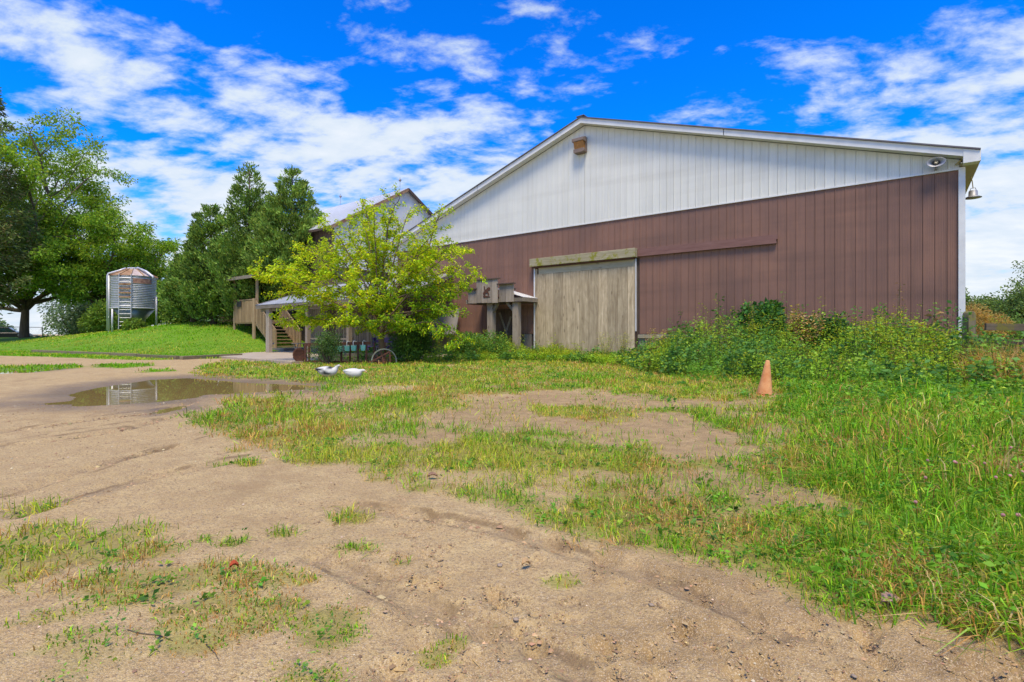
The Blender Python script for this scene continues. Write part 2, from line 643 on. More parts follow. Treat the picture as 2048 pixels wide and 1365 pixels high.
MAT['carpaint'] = m_plain('dark_car_paint', (0.010, 0.013, 0.018), 0.42, 0.0, var=0.1, bumpk=0.0, spec=0.25)
MAT['glass'] = m_plain('dark_glass', (0.012, 0.03, 0.03), 0.06, 0.0, var=0.1, bumpk=0.0, spec=0.8)
MAT['red'] = m_plain('red_lens', (0.5, 0.02, 0.03), 0.2)

# ------------------------------------------------------------------ ground: shape and cover
BC = Vector((12.47, 14.30, 0.0))                 # right front corner of the big barn
BROT = math.atan2(-0.6055, 0.796)                # barn axes: x along the front wall (to the right), y into the barn
BX, BY = (0.796, -0.6055), (0.6055, 0.796)


def bw(x, y):
    """barn coordinates to world"""
    return (BC.x + x * BX[0] + y * BY[0], BC.y + x * BX[1] + y * BY[1])


def to_barn(x, y):
    dx, dy = x - BC.x, y - BC.y
    return dx * BX[0] + dy * BX[1], dx * BY[0] + dy * BY[1]


P_PUDDLE = [gp(*p) for p in [(72, 803), (138, 797), (150, 784), (190, 773), (258, 763), (306, 756), (368, 753), (430, 758), (480, 763), (560, 765), (640, 769),
                             (606, 776), (520, 781), (455, 785), (415, 786), (386, 792), (340, 799), (320, 804), (268, 804), (215, 806), (150, 809), (142, 804)]]
P_PUDDLE2 = [gp(*p) for p in [(-60, 741), (0, 739), (50, 738), (98, 739), (60, 744), (0, 746), (-60, 747)]]
P_PUDDLE3 = [gp(*p) for p in [(322, 815), (345, 812), (352, 816), (330, 821)]]
P_MAIN = [gp(*p) for p in [(640, 772), (600, 786), (545, 786), (520, 792), (430, 792), (402, 830), (388, 852), (450, 868), (540, 905), (620, 925), (700, 920), (760, 955), (850, 978),
                           (930, 998), (1000, 1010), (1050, 1042), (1120, 1062), (1180, 1082), (1260, 1100), (1350, 1120), (1430, 1150), (1520, 1182), (1620, 1222),
                           (1720, 1242), (1850, 1264), (2060, 1320), (2500, 1400)]] + [(30, 2), (60, 10), (60, 60), (20, 60), (-2, 40), (-14, 30)] + \
    [gp(*p) for p in [(560, 712), (600, 733), (440, 718), (445, 724), (392, 733), (372, 742), (395, 752), (480, 760), (560, 763)]]
P_BARE = [[gp(*p) for p in [(880, 842), (930, 805), (1000, 795), (1060, 800), (1040, 820), (1080, 838), (1200, 842), (1340, 834), (1400, 858), (1480, 870), (1610, 880),
                            (1570, 908), (1450, 922), (1330, 908), (1220, 892), (1120, 872), (960, 862)]],
          [gp(*p) for p in [(1000, 800), (1100, 783), (1190, 790), (1330, 805), (1520, 800), (1680, 800), (1660, 812), (1440, 815), (1250, 812), (1130, 815)]],
          [gp(*p) for p in [(800, 868), (880, 862), (960, 880), (940, 900), (850, 895), (790, 885)]],
          [gp(*p) for p in [(590, 782), (720, 783), (760, 795), (700, 803), (600, 800)]]]
P_CORNER = [gp(*p) for p in [(-300, 1120), (0, 1138), (120, 1150), (200, 1165), (330, 1158), (345, 1185), (250, 1230), (300, 1290), (200, 1365), (140, 1420), (-500, 1420)]]
P_CORNER2 = [gp(*p) for p in [(430, 1340), (560, 1318), (700, 1325), (740, 1365), (700, 1420), (400, 1420)]]
P_LAWN = [gp(*p) for p in [(-400, 704), (-150, 708), (0, 712), (150, 716), (300, 721), (442, 718)]] + [bw(-29.5, -5.5), bw(-31, 0), (-14, 45), (-30, 75), (-110, 75), (-95, 30)]
P_STRIPS = [[gp(*p) for p in [(-100, 737), (0, 733), (140, 731), (170, 734), (100, 741), (30, 743), (-100, 745)]],
            [gp(*p) for p in [(180, 732), (230, 727), (290, 728), (310, 732), (250, 737), (190, 736)]],
            [gp(*p) for p in [(288, 741), (330, 740), (356, 743), (300, 745)]]]
TUFTS = [(462, 925, .16), (700, 1035, .13), (712, 1092, .14), (480, 1160, .16), (520, 1155, .18), (440, 1205, .15), (560, 1210, .13), (95, 1065, .2), (35, 1085, .2), (60, 1130, .18),
         (200, 1088, .26), (170, 1112, .2), (225, 1118, .14), (285, 1105, .2), (300, 1175, .2), (255, 1165, .24), (655, 1235, .14), (800, 1120, .07), (840, 978, .14),
         (1125, 1160, .08), (610, 1160, .07), (570, 1065, .08), (410, 1155, .22), (370, 1245, .1), (905, 1282, .06), (870, 1310, .07), (660, 1260, .12), (140, 1075, .12),
         (460, 1085, .08), (410, 1080, .08), (330, 1145, .1), (120, 1130, .1), (505, 1240, .13), (390, 1280, .13), (350, 1220, .08), (1680, 1230, .06), (60, 1020, .13), (250, 1062, .12),
         (15, 1110, .22), (30, 1150, .18), (500, 930, .10), (590, 925, .16), (760, 960, .12), (1480, 890, .09), (1500, 888, .1), (1440, 888, .06), (570, 875, .14), (480, 900, .1), (640, 915, .15)]
TUFTW = [(*gp(a, b), r) for a, b, r in TUFTS]
RUTS = [([gp(*p) for p in [(-80, 880), (0, 865), (120, 850), (200, 838), (300, 826), (400, 800)]], 0.10),
        ([gp(*p) for p in [(-80, 900), (60, 888), (180, 872), (260, 858), (340, 835), (420, 812)]], 0.08),
        ([gp(*p) for p in [(40, 1030), (130, 1000), (230, 975), (330, 948), (420, 930), (480, 920)]], 0.10),
        ([gp(*p) for p in [(20, 990), (130, 950), (250, 915), (350, 892)]], 0.07),
        ([gp(*p) for p in [(700, 1010), (860, 1030), (1000, 1055), (1120, 1090), (1250, 1130), (1400, 1190), (1550, 1250)]], 0.07),
        ([gp(*p) for p in [(640, 1110), (760, 1165), (860, 1215), (980, 1255), (1080, 1285), (1200, 1365)]], 0.07),
        ([gp(*p) for p in [(640, 785), (700, 800), (690, 820), (640, 840), (580, 858), (520, 868)]], 0.16)]
HOOF = []
_r = np.random.default_rng(3)
for _ in range(230):
    a_, b_ = _r.uniform(760, 2250), _r.uniform(1010, 1395)
    if b_ < 1060 + (a_ - 1100) * 0.20 + 10:
        continue
    x_, y_ = gp(a_, b_)
    HOOF.append((x_, y_, _r.uniform(0.03, 0.065), _r.uniform(0, 6.28), _r.uniform(0.012, 0.028)))
for _ in range(50):
    x_, y_ = gp(_r.uniform(560, 1000), _r.uniform(960, 1120))
    HOOF.append((x_, y_, _r.uniform(0.025, 0.05), _r.uniform(0, 6.28), _r.uniform(0.003, 0.007)))

LA = np.array([-30.8, 33.0])
S_K = [-60, -30, -18, -14, -2.5, 4.75, 10, 13.1, 15.2, 17.5]
H_K = [0.5, 0.75, 0.9, 0.98, 1.6, 1.98, 1.55, 0.82, 0.22, 0.0]


def mound(x, y):
    d = (x - LA[0]) * 0.5 + (y - LA[1]) * 0.866
    s = (x - LA[0]) * 0.866 - (y - LA[1]) * 0.5
    h = np.interp(s, S_K, H_K)
    return h * sstep(-0.5, 8.0, d) * (1 - sstep(11, 24, d))


def cover(x, y, fine=True):
    """how much grass grows at a point (0..1) and which kind: 0 thin, 1 lush, 2 lawn"""
    n1 = fbm(x * 0.9, y * 0.9, 4, 11) - 0.5
    n2 = fbm(x * 3.1, y * 3.1, 3, 23) - 0.5
    near = np.clip(np.hypot(x, y) / 9.0, 0.3, 1.4)
    e = sdf(P_MAIN, x, y) + (n1 * 0.9 + n2 * 0.45) * near
    g = sstep(-0.10, 0.22, e)
    lush = sstep(-0.15, 0.75, (x - 0.50 * y) + n1 * 1.3)
    bare = np.zeros_like(g)
    for p in P_BARE:
        bare = np.maximum(bare, sstep(-0.28, 0.12, sdf(p, x, y) + (n1 * 1.6 + n2 * 0.7) * 0.75))
    # trodden, patchy sward in the middle of the yard
    thin = sstep(0.33, 0.52, fbm(x * 1.3, y * 1.3, 4, 31) + 0.30 * lush + 0.14 * sstep(9.5, 12.5, y) + 0.03)
    patch = np.clip(thin + lush, 0, 1)
    g = g * (0.22 + 0.78 * patch) * (1 - 0.93 * bare * (1 - lush))
    c = 0.7 * sstep(-0.12, 0.15, sdf(P_CORNER, x, y) + n2 * 0.35) * sstep(0.46, 0.62, fbm(x * 5, y * 5, 3, 41) + 0.02)
    c2 = sstep(-0.05, 0.08, sdf(P_CORNER2, x, y) + n2 * 0.12) * sstep(0.40, 0.55, fbm(x * 6, y * 6, 3, 43))
    t = np.zeros_like(g)
    for tx, ty, tr in TUFTW:
        q = np.hypot((x - tx) / 1.35, y - ty) / tr
        t = np.maximum(t, 1 - sstep(0.35, 1.0, q + n2 * 0.9))
    lawn = sstep(-0.15, 0.2, sdf(P_LAWN, x, y) + n1 * 0.8)
    for p in P_STRIPS:
        lawn = np.maximum(lawn, 0.8 * sstep(-0.2, 0.15, sdf(p, x, y) + n2 * 0.9))
    g = np.maximum.reduce([g, 0.75 * c, 0.75 * c2, 0.85 * t])
    tot = np.maximum(g, lawn)
    for p in (P_PUDDLE, P_PUDDLE3):
        tot = tot * (1 - sstep(-0.35, 0.0, sdf(p, x, y) + n2 * 0.3))
    return tot, lush * (g > 0), lawn


def height(x, y, detail=True, hoof=True):
    z = (fbm(x * 0.35, y * 0.35, 3, 5) - 0.5) * 0.07
    far = sstep(18, 30, np.hypot(x, y))
    z = z * (1 - 0.5 * far) + mound(x, y)
    n2 = fbm(x * 2.3, y * 2.3, 3, 71) - 0.5
    for p, dep in ((P_PUDDLE, 0.07), (P_PUDDLE2, 0.05), (P_PUDDLE3, 0.05)):
        d = sdf(p, x, y) + n2 * 0.28
        basin = sstep(-1.3, 0.25, d)
        z = z * (1 - sstep(-1.6, -0.3, d)) - dep * sstep(-0.45, 0.45, d) - 0.012 * basin
    if detail:
        near = 1 - sstep(7, 14, np.hypot(x, y))
        z = z + (fbm(x * 5, y * 5, 4, 83) - 0.5) * 0.006 * near
        z = z + (fbm(x * 19, y * 19, 3, 87) - 0.5) * 0.013 * near
        for pts, w in RUTS:
            d = dline(pts, x, y)
            tread = 0.6 + 0.8 * fbm(x * 14, y * 14, 2, 91)
            z = z - 0.026 * np.exp(-(d / w) ** 2) * tread + 0.012 * np.exp(-((d - 1.7 * w) / (0.6 * w)) ** 2) * tread
        for hx, hy, hr, ha, hd in (HOOF if hoof else ()):
            k = np.nonzero((np.abs(x - hx) < 0.25) & (np.abs(y - hy) < 0.25))
            if len(k[0]) == 0:
                continue
            dx, dy = x[k] - hx, y[k] - hy
            q = np.hypot(dx, dy * 0.85) / hr
            side = (dx * math.cos(ha) + dy * math.sin(ha)) / hr
            z[k] += -1.3 * hd * np.exp(-q ** 6) * (0.55 + 0.45 * np.clip(side, -1, 1)) + 0.4 * hd * np.exp(-((q - 1.25) / 0.22) ** 2) * (0.5 + 0.5 * np.clip(side, -1, 1))
    return z


def h1(x, y):
    return float(height(np.array([x], float), np.array([y], float), False)[0])


def axis(lo, hi, fine, grow, start):
    a, p = [], start
    while p < hi:
        a.append(p)
        p += max(fine, grow * abs(p)) if abs(p) < 32 else 0.06 * abs(p)
    a.append(hi)
    return a


def make_ground():
    ys = list(np.arange(-8, 1.2, 0.8)) + axis(1.2, 900, 0.021, 0.0105, 1.2)
    xp = axis(0, 900, 0.03, 0.0155, 0.0)
    xs = [-v for v in xp[:0:-1]] + xp
    xs, ys = np.array(xs), np.array(ys)
    X, Y = np.meshgrid(xs, ys)
    nx, ny = len(xs), len(ys)
    x, y = X.ravel(), Y.ravel()
    z = height(x, y)
    tot, lush, lawn = cover(x, y)
    wet = np.zeros_like(x)
    n2 = fbm(x * 2.3, y * 2.3, 3, 71) - 0.5
    for p, w in ((P_PUDDLE, 1.4), (P_PUDDLE2, 0.8), (P_PUDDLE3, 0.7)):
        wet = np.maximum(wet, sstep(-w, 0.1, sdf(p, x, y) + n2 * 0.9))
    for pts, w in RUTS:
        wet = np.maximum(wet, 0.5 * np.exp(-(dline(pts, x, y) / (w * 0.8)) ** 2) * sstep(0.35, 0.6, fbm(x * 6, y * 6, 3, 93)))
    mud = sstep(0.36, 0.58, fbm(x * 1.1 + 3, y * 1.1, 4, 97) + 0.14 * sstep(-0.5, 1.2, x)) * sstep(-0.9, 1.2, x - 0.2 * y + 0.6)
    for p in P_BARE:
        mud = np.maximum(mud, sstep(-0.5, 0.1, sdf(p, x, y)))
    idx = np.arange(nx * ny).reshape(ny, nx)
    q = np.stack([idx[:-1, :-1], idx[:-1, 1:], idx[1:, 1:], idx[1:, :-1]], -1).reshape(-1, 4)
    me = raw_mesh('ground', np.stack([x, y, z], 1), q.ravel(), np.arange(len(q)) * 4, None,
                  {'cover': tot, 'lawn': lawn, 'wet': wet, 'mud': mud}, True)
    m, nd, lk, b, out = newmat('yard_ground')

    def at(n):
        a = nd.new('ShaderNodeAttribute')
        a.attribute_name = n
        return a.outputs['Fac']
    P = nd.new('ShaderNodeNewGeometry').outputs['Position']
    big = noise_n(nd, lk, P, 0.55, 5, 0.6)
    mid = noise_n(nd, lk, P, 5.0, 5, 0.7)
    crust = noise_n(nd, lk, P, 17.0, 5, 0.72, 0.4)
    grit = noise_n(nd, lk, P, 60.0, 3, 0.75)
    grit2 = noise_n(nd, lk, P, 190.0, 1, 0.6)
    dry = mixc(nd, lk, ramp(nd, lk, big, [(0.35, 0.0), (0.65, 1.0)]), (0.50, 0.345, 0.14), (0.57, 0.415, 0.185))
    dry = mixc(nd, lk, ramp(nd, lk, mid, [(0.40, 1.0), (0.60, 0.0)]), dry, (0.44, 0.295, 0.125))
    dry = mixc(nd, lk, ramp(nd, lk, crust, [(0.52, 0.0), (0.66, 0.55)]), dry, (0.41, 0.275, 0.13))
    mudc = mixc(nd, lk, ramp(nd, lk, mid, [(0.35, 0.0), (0.6, 1.0)]), (0.25, 0.155, 0.058), (0.43, 0.28, 0.112))
    col = mixc(nd, lk, M(nd, lk, 'MULTIPLY', at('mud'), 0.9), dry, mudc)
    col = mixc(nd, lk, ramp(nd, lk, grit, [(0.50, 0.0), (0.60, 0.8)]), col, (0.27, 0.18, 0.09))
    col = mixc(nd, lk, ramp(nd, lk, grit2, [(0.55, 0.0), (0.66, 0.55)]), col, (0.70, 0.56, 0.36))
    # damp stains and the pressed lines of tyre tracks
    damp = noise_n(nd, lk, P, 0.9, 5, 0.68, 0.6)
    col = mixc(nd, lk, ramp(nd, lk, damp, [(0.53, 0.0), (0.66, 0.5)]), col, (0.31, 0.20, 0.09))
    sp_ = nd.new('ShaderNodeSeparateXYZ')
    lk.new(P, sp_.inputs[0])
    brk = ramp(nd, lk, noise_n(nd, lk, P, 3.1, 4, 0.7), [(0.42, 0.0), (0.58, 0.8)])
    tot_ = None
    for pts, w in RUTS[:6]:
        q = np.array(pts)
        c2, c1, c0 = np.polyfit(q[:, 0], q[:, 1], 2)
        slope = math.hypot(1.0, (q[-1, 1] - q[0, 1]) / (q[-1, 0] - q[0, 0]))
        f = M(nd, lk, 'MULTIPLY_ADD', sp_.outputs[0], float(c2), float(c1))
        f = M(nd, lk, 'MULTIPLY_ADD', f, sp_.outputs[0], float(c0))
        d = M(nd, lk, 'DIVIDE', M(nd, lk, 'ABSOLUTE', M(nd, lk, 'SUBTRACT', sp_.outputs[1], f)), slope)
        d = M(nd, lk, 'ABSOLUTE', M(nd, lk, 'SUBTRACT', d, w * 0.8))
        ln_ = nd.new('ShaderNodeMapRange')
        ln_.interpolation_type = 'SMOOTHSTEP'
        for i_, v_ in ((1, 0.008), (2, 0.035), (3, 1.0), (4, 0.0)):
            ln_.inputs[i_].default_value = v_
        lk.new(d, ln_.inputs[0])
        xm = M(nd, lk, 'MULTIPLY', M(nd, lk, 'GREATER_THAN', sp_.outputs[0], float(q[:, 0].min())), M(nd, lk, 'LESS_THAN', sp_.outputs[0], float(q[:, 0].max())))
        v = M(nd, lk, 'MULTIPLY', ln_.outputs[0], xm)
        tot_ = v if tot_ is None else M(nd, lk, 'MAXIMUM', tot_, v)
    tm = nd.new('ShaderNodeMath')
    tm.operation = 'MULTIPLY'
    lk.new(tot_, tm.inputs[0])
    lk.new(brk, tm.inputs[1])
    track = tm.outputs[0]
    col = mixc(nd, lk, track, col, (0.21, 0.135, 0.06))
    soil = mixc(nd, lk, ramp(nd, lk, mid, [(0.35, 0.0), (0.65, 1.0)]), (0.24, 0.185, 0.045), (0.27, 0.27, 0.035))
    turf = mixc(nd, lk, ramp(nd, lk, mid, [(0.3, 0.0), (0.7, 1.0)]), (0.10, 0.21, 0.010), (0.17, 0.30, 0.014))
    col = mixc(nd, lk, M(nd, lk, 'MULTIPLY', M(nd, lk, 'POWER', at('cover'), 1.7), 0.85), col, soil)
    col = mixc(nd, lk, at('lawn'), col, turf)
    wetm = M(nd, lk, 'MULTIPLY', at('wet'), 0.72)
    col = mixc(nd, lk, wetm, col, (0.15, 0.10, 0.055))
    lk.new(col, b.inputs['Base Color'])
    rr = nd.new('ShaderNodeMapRange')
    rr.inputs[3].default_value = 0.92
    rr.inputs[4].default_value = 0.34
    lk.new(at('wet'), rr.inputs[0])
    lk.new(rr.outputs[0], b.inputs['Roughness'])
    b.inputs['Specular IOR Level'].default_value = 0.3
    hgt = M(nd, lk, 'ADD', M(nd, lk, 'MULTIPLY', crust, 0.8), M(nd, lk, 'MULTIPLY', grit, 0.6))
    hgt = M(nd, lk, 'ADD', hgt, M(nd, lk, 'MULTIPLY', grit2, 0.22))
    hgt = M(nd, lk, 'SUBTRACT', hgt, M(nd, lk, 'MULTIPLY', track, 0.5))
    bump(nd, lk, b, hgt, 0.75, 0.03)
    me.materials.append(m)
    o = put('ground', me)
    tag(o, 'sandy farmyard ground with worn tracks, patchy turf and a grassy bank', kind='structure')


make_ground()


def make_puddles():
    m, nd, lk, b, out = newmat('muddy_water')
    b.inputs['Base Color'].default_value = (0.27, 0.185, 0.06, 1)
    b.inputs['Roughness'].default_value = 0.015
    b.inputs['IOR'].default_value = 1.33
    b.inputs['Specular IOR Level'].default_value = 0.5
    f = noise_n(nd, lk, coords(nd, lk, (1, 1, 1), False, True), 2.5, 3)
    bump(nd, lk, b, f, 0.02, 0.01)
    for poly, z, lab in ((P_PUDDLE, -0.043, 'wide muddy puddle across the dirt drive, mirroring the grain bin'),
                         (P_PUDDLE2, -0.034, 'shallow puddle at the far left edge of the dirt drive'),
                         (P_PUDDLE3, -0.030, 'tiny bright puddle in the mud below the wide puddle')):
        p = np.array(poly)
        c = p.mean(0)
        mb = MB()
        x0, y0 = p.min(0) - 0.9
        x1, y1 = p.max(0) + 0.9
        if poly is P_PUDDLE3:
            x0, y0, x1, y1 = *(p.min(0) - 0.15), *(p.max(0) + 0.15)
        mb.add([(x0, y0, z), (x1, y0, z), (x1, y1, z), (x0, y1, z)], [(0, 1, 2, 3)])
        tag(mb.build('puddle', m), lab, kind='structure')


make_puddles()

# concrete pad in front of the porch
pad = MB()
pp = [bw(-26.4, -8.4), bw(-18.9, -8.95), bw(-19.9, -5.6), bw(-17.3, -5.1), bw(-17.3, -0.3), bw(-30.2, -0.6), bw(-29.6, -5.2)]
n_ = len(pp)
pad.add([(x, y, -0.06) for x, y in pp] + [(x, y, 0.085) for x, y in pp],
        [tuple(range(n_ - 1, -1, -1)), tuple(range(n_, 2 * n_))] + [(k, (k + 1) % n_, n_ + (k + 1) % n_, n_ + k) for k in range(n_)])
tag(pad.build('pavement', MAT['concrete']), 'worn beige concrete pad in front of the porch', kind='structure')

# ------------------------------------------------------------------ the big barn
barn = empty('riding_barn', BC, BROT)
tag(barn, 'large riding barn clad in brown and white ribbed siding, wide low gable', 'barn')
BW_, PITCH = 23.7, 0.325
EAVE, PEAK = 5.97, 5.97 + 0.325 * 11.85
ZB, ZS = 5.70, 1.10


def gz(x):
    return EAVE + PITCH * (11.85 - abs(x + 11.85))


PW = 0.2693


def siding_panel(x0, x1, zbot, ztop_l, ztop_r, y, mat, name):
    """one ribbed panel: lap joint at its left edge, four faint ribs"""
    w = x1 - x0
    prof = [(0, 0.012), (0.035, -0.016), (0.10, -0.016), (0.125, 0.0)]
    for c in (0.30, 0.44, 0.58, 0.72, 0.86):
        prof += [(c - 0.022, 0.0), (c, -0.0045), (c + 0.022, 0.0)]
    prof += [(0.985, 0.0), (1.0, 0.012)]
    mb = MB()
    n = len(prof)
    for zz in (0, 1):
        for a, dy in prof:
            xx = x0 + a * w
            zt = ztop_l + (ztop_r - ztop_l) * a
            mb.v.append((xx, y + dy, zt if zz else zbot))
    mb.f = [(k, k + 1, n + k + 1, n + k) for k in range(n - 1)]
    return mb.build(name, mat, barn)


DX0, DX1, DZ = -14.37, -9.55, 4.06          # the big sliding door
ED0, ED1, EDZ = -16.72, -15.62, 2.25        # the small door under the canopy
k = 0
x = -BW_
while x < -0.02:
    x1 = min(x + PW, -0.005)
    # white gable panel
    if x < -11.85 < x1:
        siding_panel(x, -11.85, ZB, gz(x) - 0.02, gz(-11.85) - 0.02, 0.0, MAT['white'], 'gable_panel')
        siding_panel(-11.85, x1, ZB, gz(-11.85) - 0.02, gz(x1) - 0.02, 0.0, MAT['white'], 'gable_panel')
    else:
        siding_panel(x, x1, ZB, gz(x) - 0.02, gz(x1) - 0.02, 0.0, MAT['white'], 'gable_panel')
    # brown wall panel
    zb = ZS
    mid = (x + x1) / 2
    if DX0 < mid < DX1:
        zb = DZ
    elif ED0 < mid < ED1:
        zb = EDZ
    siding_panel(x, x1, zb, ZB - 0.03, ZB - 0.03, 0.012, MAT['brown'], 'siding_panel')
    x = x1

MB().box(-BW_, 0, -0.035, 0.03, ZB - 0.035, ZB + 0.012).build('drip_strip', MAT['trim'], barn)
w_ = MB()
w_.box(-BW_ + 0.01, -0.02, 0.06, 0.20, 0.0, EAVE - 0.05)
w_.prism([(-BW_ + 0.01, EAVE - 0.05), (-0.02, EAVE - 0.05), (-11.85, PEAK - 0.06)], 0.06, 0.20)
w_.build('wall_frame', MAT['oldwood'], barn)
MB().box(-0.12, -0.02, 0.2, 38, 0.0, EAVE).build('side_wall', MAT['brown'], barn)
MB().box(-BW_ + 0.02, -BW_ + 0.12, 0.2, 38, 0.0, EAVE).build('side_wall', MAT['brown'], barn)
MB().box(-BW_, 0, 37.9, 38, 0.0, EAVE).build('rear_wall', MAT['brown'], barn)
OH, OV = 0.34, 0.40                           # rake and eave overhang
for sgn in (-1, 1):
    e = -11.85 + sgn * (11.85 + OV)
    ze = EAVE - PITCH * OV
    r_ = MB()
    r_.add([(-11.85, -OH - 0.05, PEAK + 0.24), (e, -OH - 0.05, ze + 0.24), (e, 38.4, ze + 0.24), (-11.85, 38.4, PEAK + 0.24),
            (-11.85, -OH - 0.05, PEAK + 0.20), (e, -OH - 0.05, ze + 0.20), (e, 38.4, ze + 0.20), (-11.85, 38.4, PEAK + 0.20)],
           [(0, 1, 2, 3), (7, 6, 5, 4), (0, 4, 5, 1), (1, 5, 6, 2), (2, 6, 7, 3), (3, 7, 4, 0)])
    r_.build('roof', MAT['roofdark'], barn)
    # rake fascia in two lengths each side, butted
    for f0, f1 in ((0.0, 0.46), (0.462, 1.0)):
        xa, xb = -11.85 + (e + 11.85) * f0, -11.85 + (e + 11.85) * f1
        za, zb = PEAK + (ze - PEAK) * f0, PEAK + (ze - PEAK) * f1
        fb = MB()
        fb.prism([(xa, za - 0.01), (xb, zb - 0.01), (xb, zb + 0.195), (xa, za + 0.195)], -OH, -OH + 0.025)
        fb.build('fascia', MAT['trim'], barn)
    so = MB()
    so.add([(-11.85, -OH + 0.025, PEAK - 0.005), (e, -OH + 0.025, ze - 0.005), (e, -0.02, ze - 0.005), (-11.85, -0.02, PEAK - 0.005)], [(0, 1, 2, 3)])
    so.build('soffit', MAT['trim'], barn)
    # eave soffit and gutter board along the side
    xs_ = 0.0 if sgn > 0 else -BW_
    es = MB()
    es.box(min(xs_, e), max(xs_, e), -OH + 0.03, 38.3, ze - 0.07, ze - 0.05)
    es.build('eave_soffit', MAT['soffit'], barn)
    MB().box(e - 0.012, e + 0.012, -OH + 0.03, 38.3, ze - 0.065, ze + 0.195).build('eave_fascia', MAT['trim'], barn)
    bx0, bx1 = (0.05, e - 0.013) if sgn > 0 else (e + 0.013, -BW_ - 0.05)
    MB().prism([(bx0, ze - 0.09), (bx1, ze - 0.09), (bx1, ze + 0.19), (bx0, ze + 0.19 + 0.345 * 0.33)], -OH - 0.012, -OH + 0.3).build('eave_return', MAT['trim'], barn)
MB().beam((-11.85, -OH - 0.06, PEAK + 0.26), (-11.85, 38.4, PEAK + 0.26), 0.36, 0.035).build('ridge_cap', MAT['roofdark'], barn)
# white corner trim
MB().box(-0.03, 0.115, -0.05, 0.10, 0.0, 5.72).build('corner_post', MAT['trim'], barn)
# skirt of grey planks under the siding
pm = {}
x = -BW_ + 0.05
while x < -0.05:
    w = random.choice((0.235, 0.255, 0.275))
    x1 = min(x + w, -0.05)
    if not (x1 > DX0 - 0.05 and x < DX1 + 0.05) and not (x1 > ED0 - 0.02 and x < ED1 + 0.02):
        MB().box(x + 0.004, x1 - 0.004, -0.01 + random.uniform(-0.006, 0.006), 0.05, -0.05, 1.085).build('skirt_plank', MAT['greywood'], barn)
    x = x1
MB().box(DX1 + 0.08, DX1 + 2.2, -0.06, -0.022, 0.93, 1.06).build('skirt_rail', MAT['doorh'], barn)
# dark daub strips between some skirt planks are posts behind
for xx in (-17.35, -15.05):
    MB().box(xx - 0.07, xx + 0.07, -0.05, -0.022, 0.0, 1.08).build('skirt_post', MAT['oldwood'], barn)

# sliding door: eleven planks on a frame, under a mossy header
door = MB().box(DX0 + 0.06, DX1 - 0.02, -0.075, -0.02, 0.03, DZ - 0.04).build('sliding_door', MAT['oldwood'], barn)
door['label'] = 'tall plank sliding door weathered to pale grey'
x = DX0 + 0.27
ws = [0.115] + [0.415] * 10 + [0.28]
tw = (DX1 - 0.03 - (DX0 + 0.08)) / sum(ws)
x = DX0 + 0.08
for i, w in enumerate(ws):
    w *= tw
    jz = random.uniform(-0.02, 0.02)
    MB().box(x + 0.006, x + w - 0.006, -0.118 + random.uniform(-0.006, 0.006), -0.076, 0.05 + jz, DZ - 0.33 if i else DZ - 0.08).build('door_plank', MAT['door'], door)
    x += w
for a_, b_ in ((DX0 + 0.28, -11.96), (-11.955, DX1 - 0.03)):
    MB().box(a_, b_, -0.128, -0.08, DZ - 0.325, DZ - 0.05).build('door_rail', MAT['doorh'], door)
MB().box(DX0 + 0.02, DX0 + 0.076, -0.13, 0.02, 0.0, DZ - 0.03).build('door_jamb', MAT['trim'], barn)
MB().box(DX1 - 0.016, DX1 + 0.006, -0.10, 0.02, 1.2, DZ - 0.03).build('door_jamb', MAT['trim'], barn)
MB().box(DX0 - 0.10, DX1 + 0.06, -0.30, -0.03, DZ + 0.01, DZ + 0.36).build('door_header', MAT['mossy'], barn, bevel=0.012)
MB().box(DX0 - 0.02, DX1, -0.24, -0.16, DZ - 0.05, DZ + 0.005).build('door_track', MAT['rust'], barn)
MB().box(DX1 + 0.075, -4.60, -0.10, -0.028, DZ + 0.04, DZ + 0.17).build('track_board', MAT['track'], barn)
MB().box(DX1 + 0.075, -4.56, -0.085, -0.027, DZ + 0.175, DZ + 0.33).build('track_board', MAT['track'], barn)

# small plank door under the canopy
sdoor = MB().box(ED0, ED1, -0.02, 0.03, 0.02, EDZ).build('entrance_door', MAT['oldwood'], barn)
for i in range(5):
    a_ = ED0 + 0.04 + i * 0.204
    MB().box(a_, a_ + 0.198, -0.045, -0.022, 0.05, EDZ - 0.06).build('door_plank', MAT['oldwood'], sdoor)
MB().beam((-16.35, -0.06, EDZ - 0.15), (-15.9, -0.06, 1.05), 0.10, 0.03, (0, 1, 0)).build('door_brace', MAT['greywood'], sdoor)
MB().beam((-15.68, -0.06, EDZ - 0.35), (-15.96, -0.062, 1.2), 0.10, 0.03, (0, 1, 0)).build('door_brace', MAT['greywood'], sdoor)

# ------------------------------------------------------------------ canopy over the small door
can = empty('door_canopy', (*bw(-15.8, -1.2), 0), BROT)      # local origin: centre of the front, on the ground
tag(can, 'timber door canopy with stepped plank front and horse emblem', 'canopy')
C0 = -15.8


def cb(a, b, y0, y1, z0, z1, name, mat, bev=0.0):
    return MB().box(a - C0, b - C0, y0 + 1.2, y1 + 1.2, z0, z1).build(name, mat, can, bevel=bev)


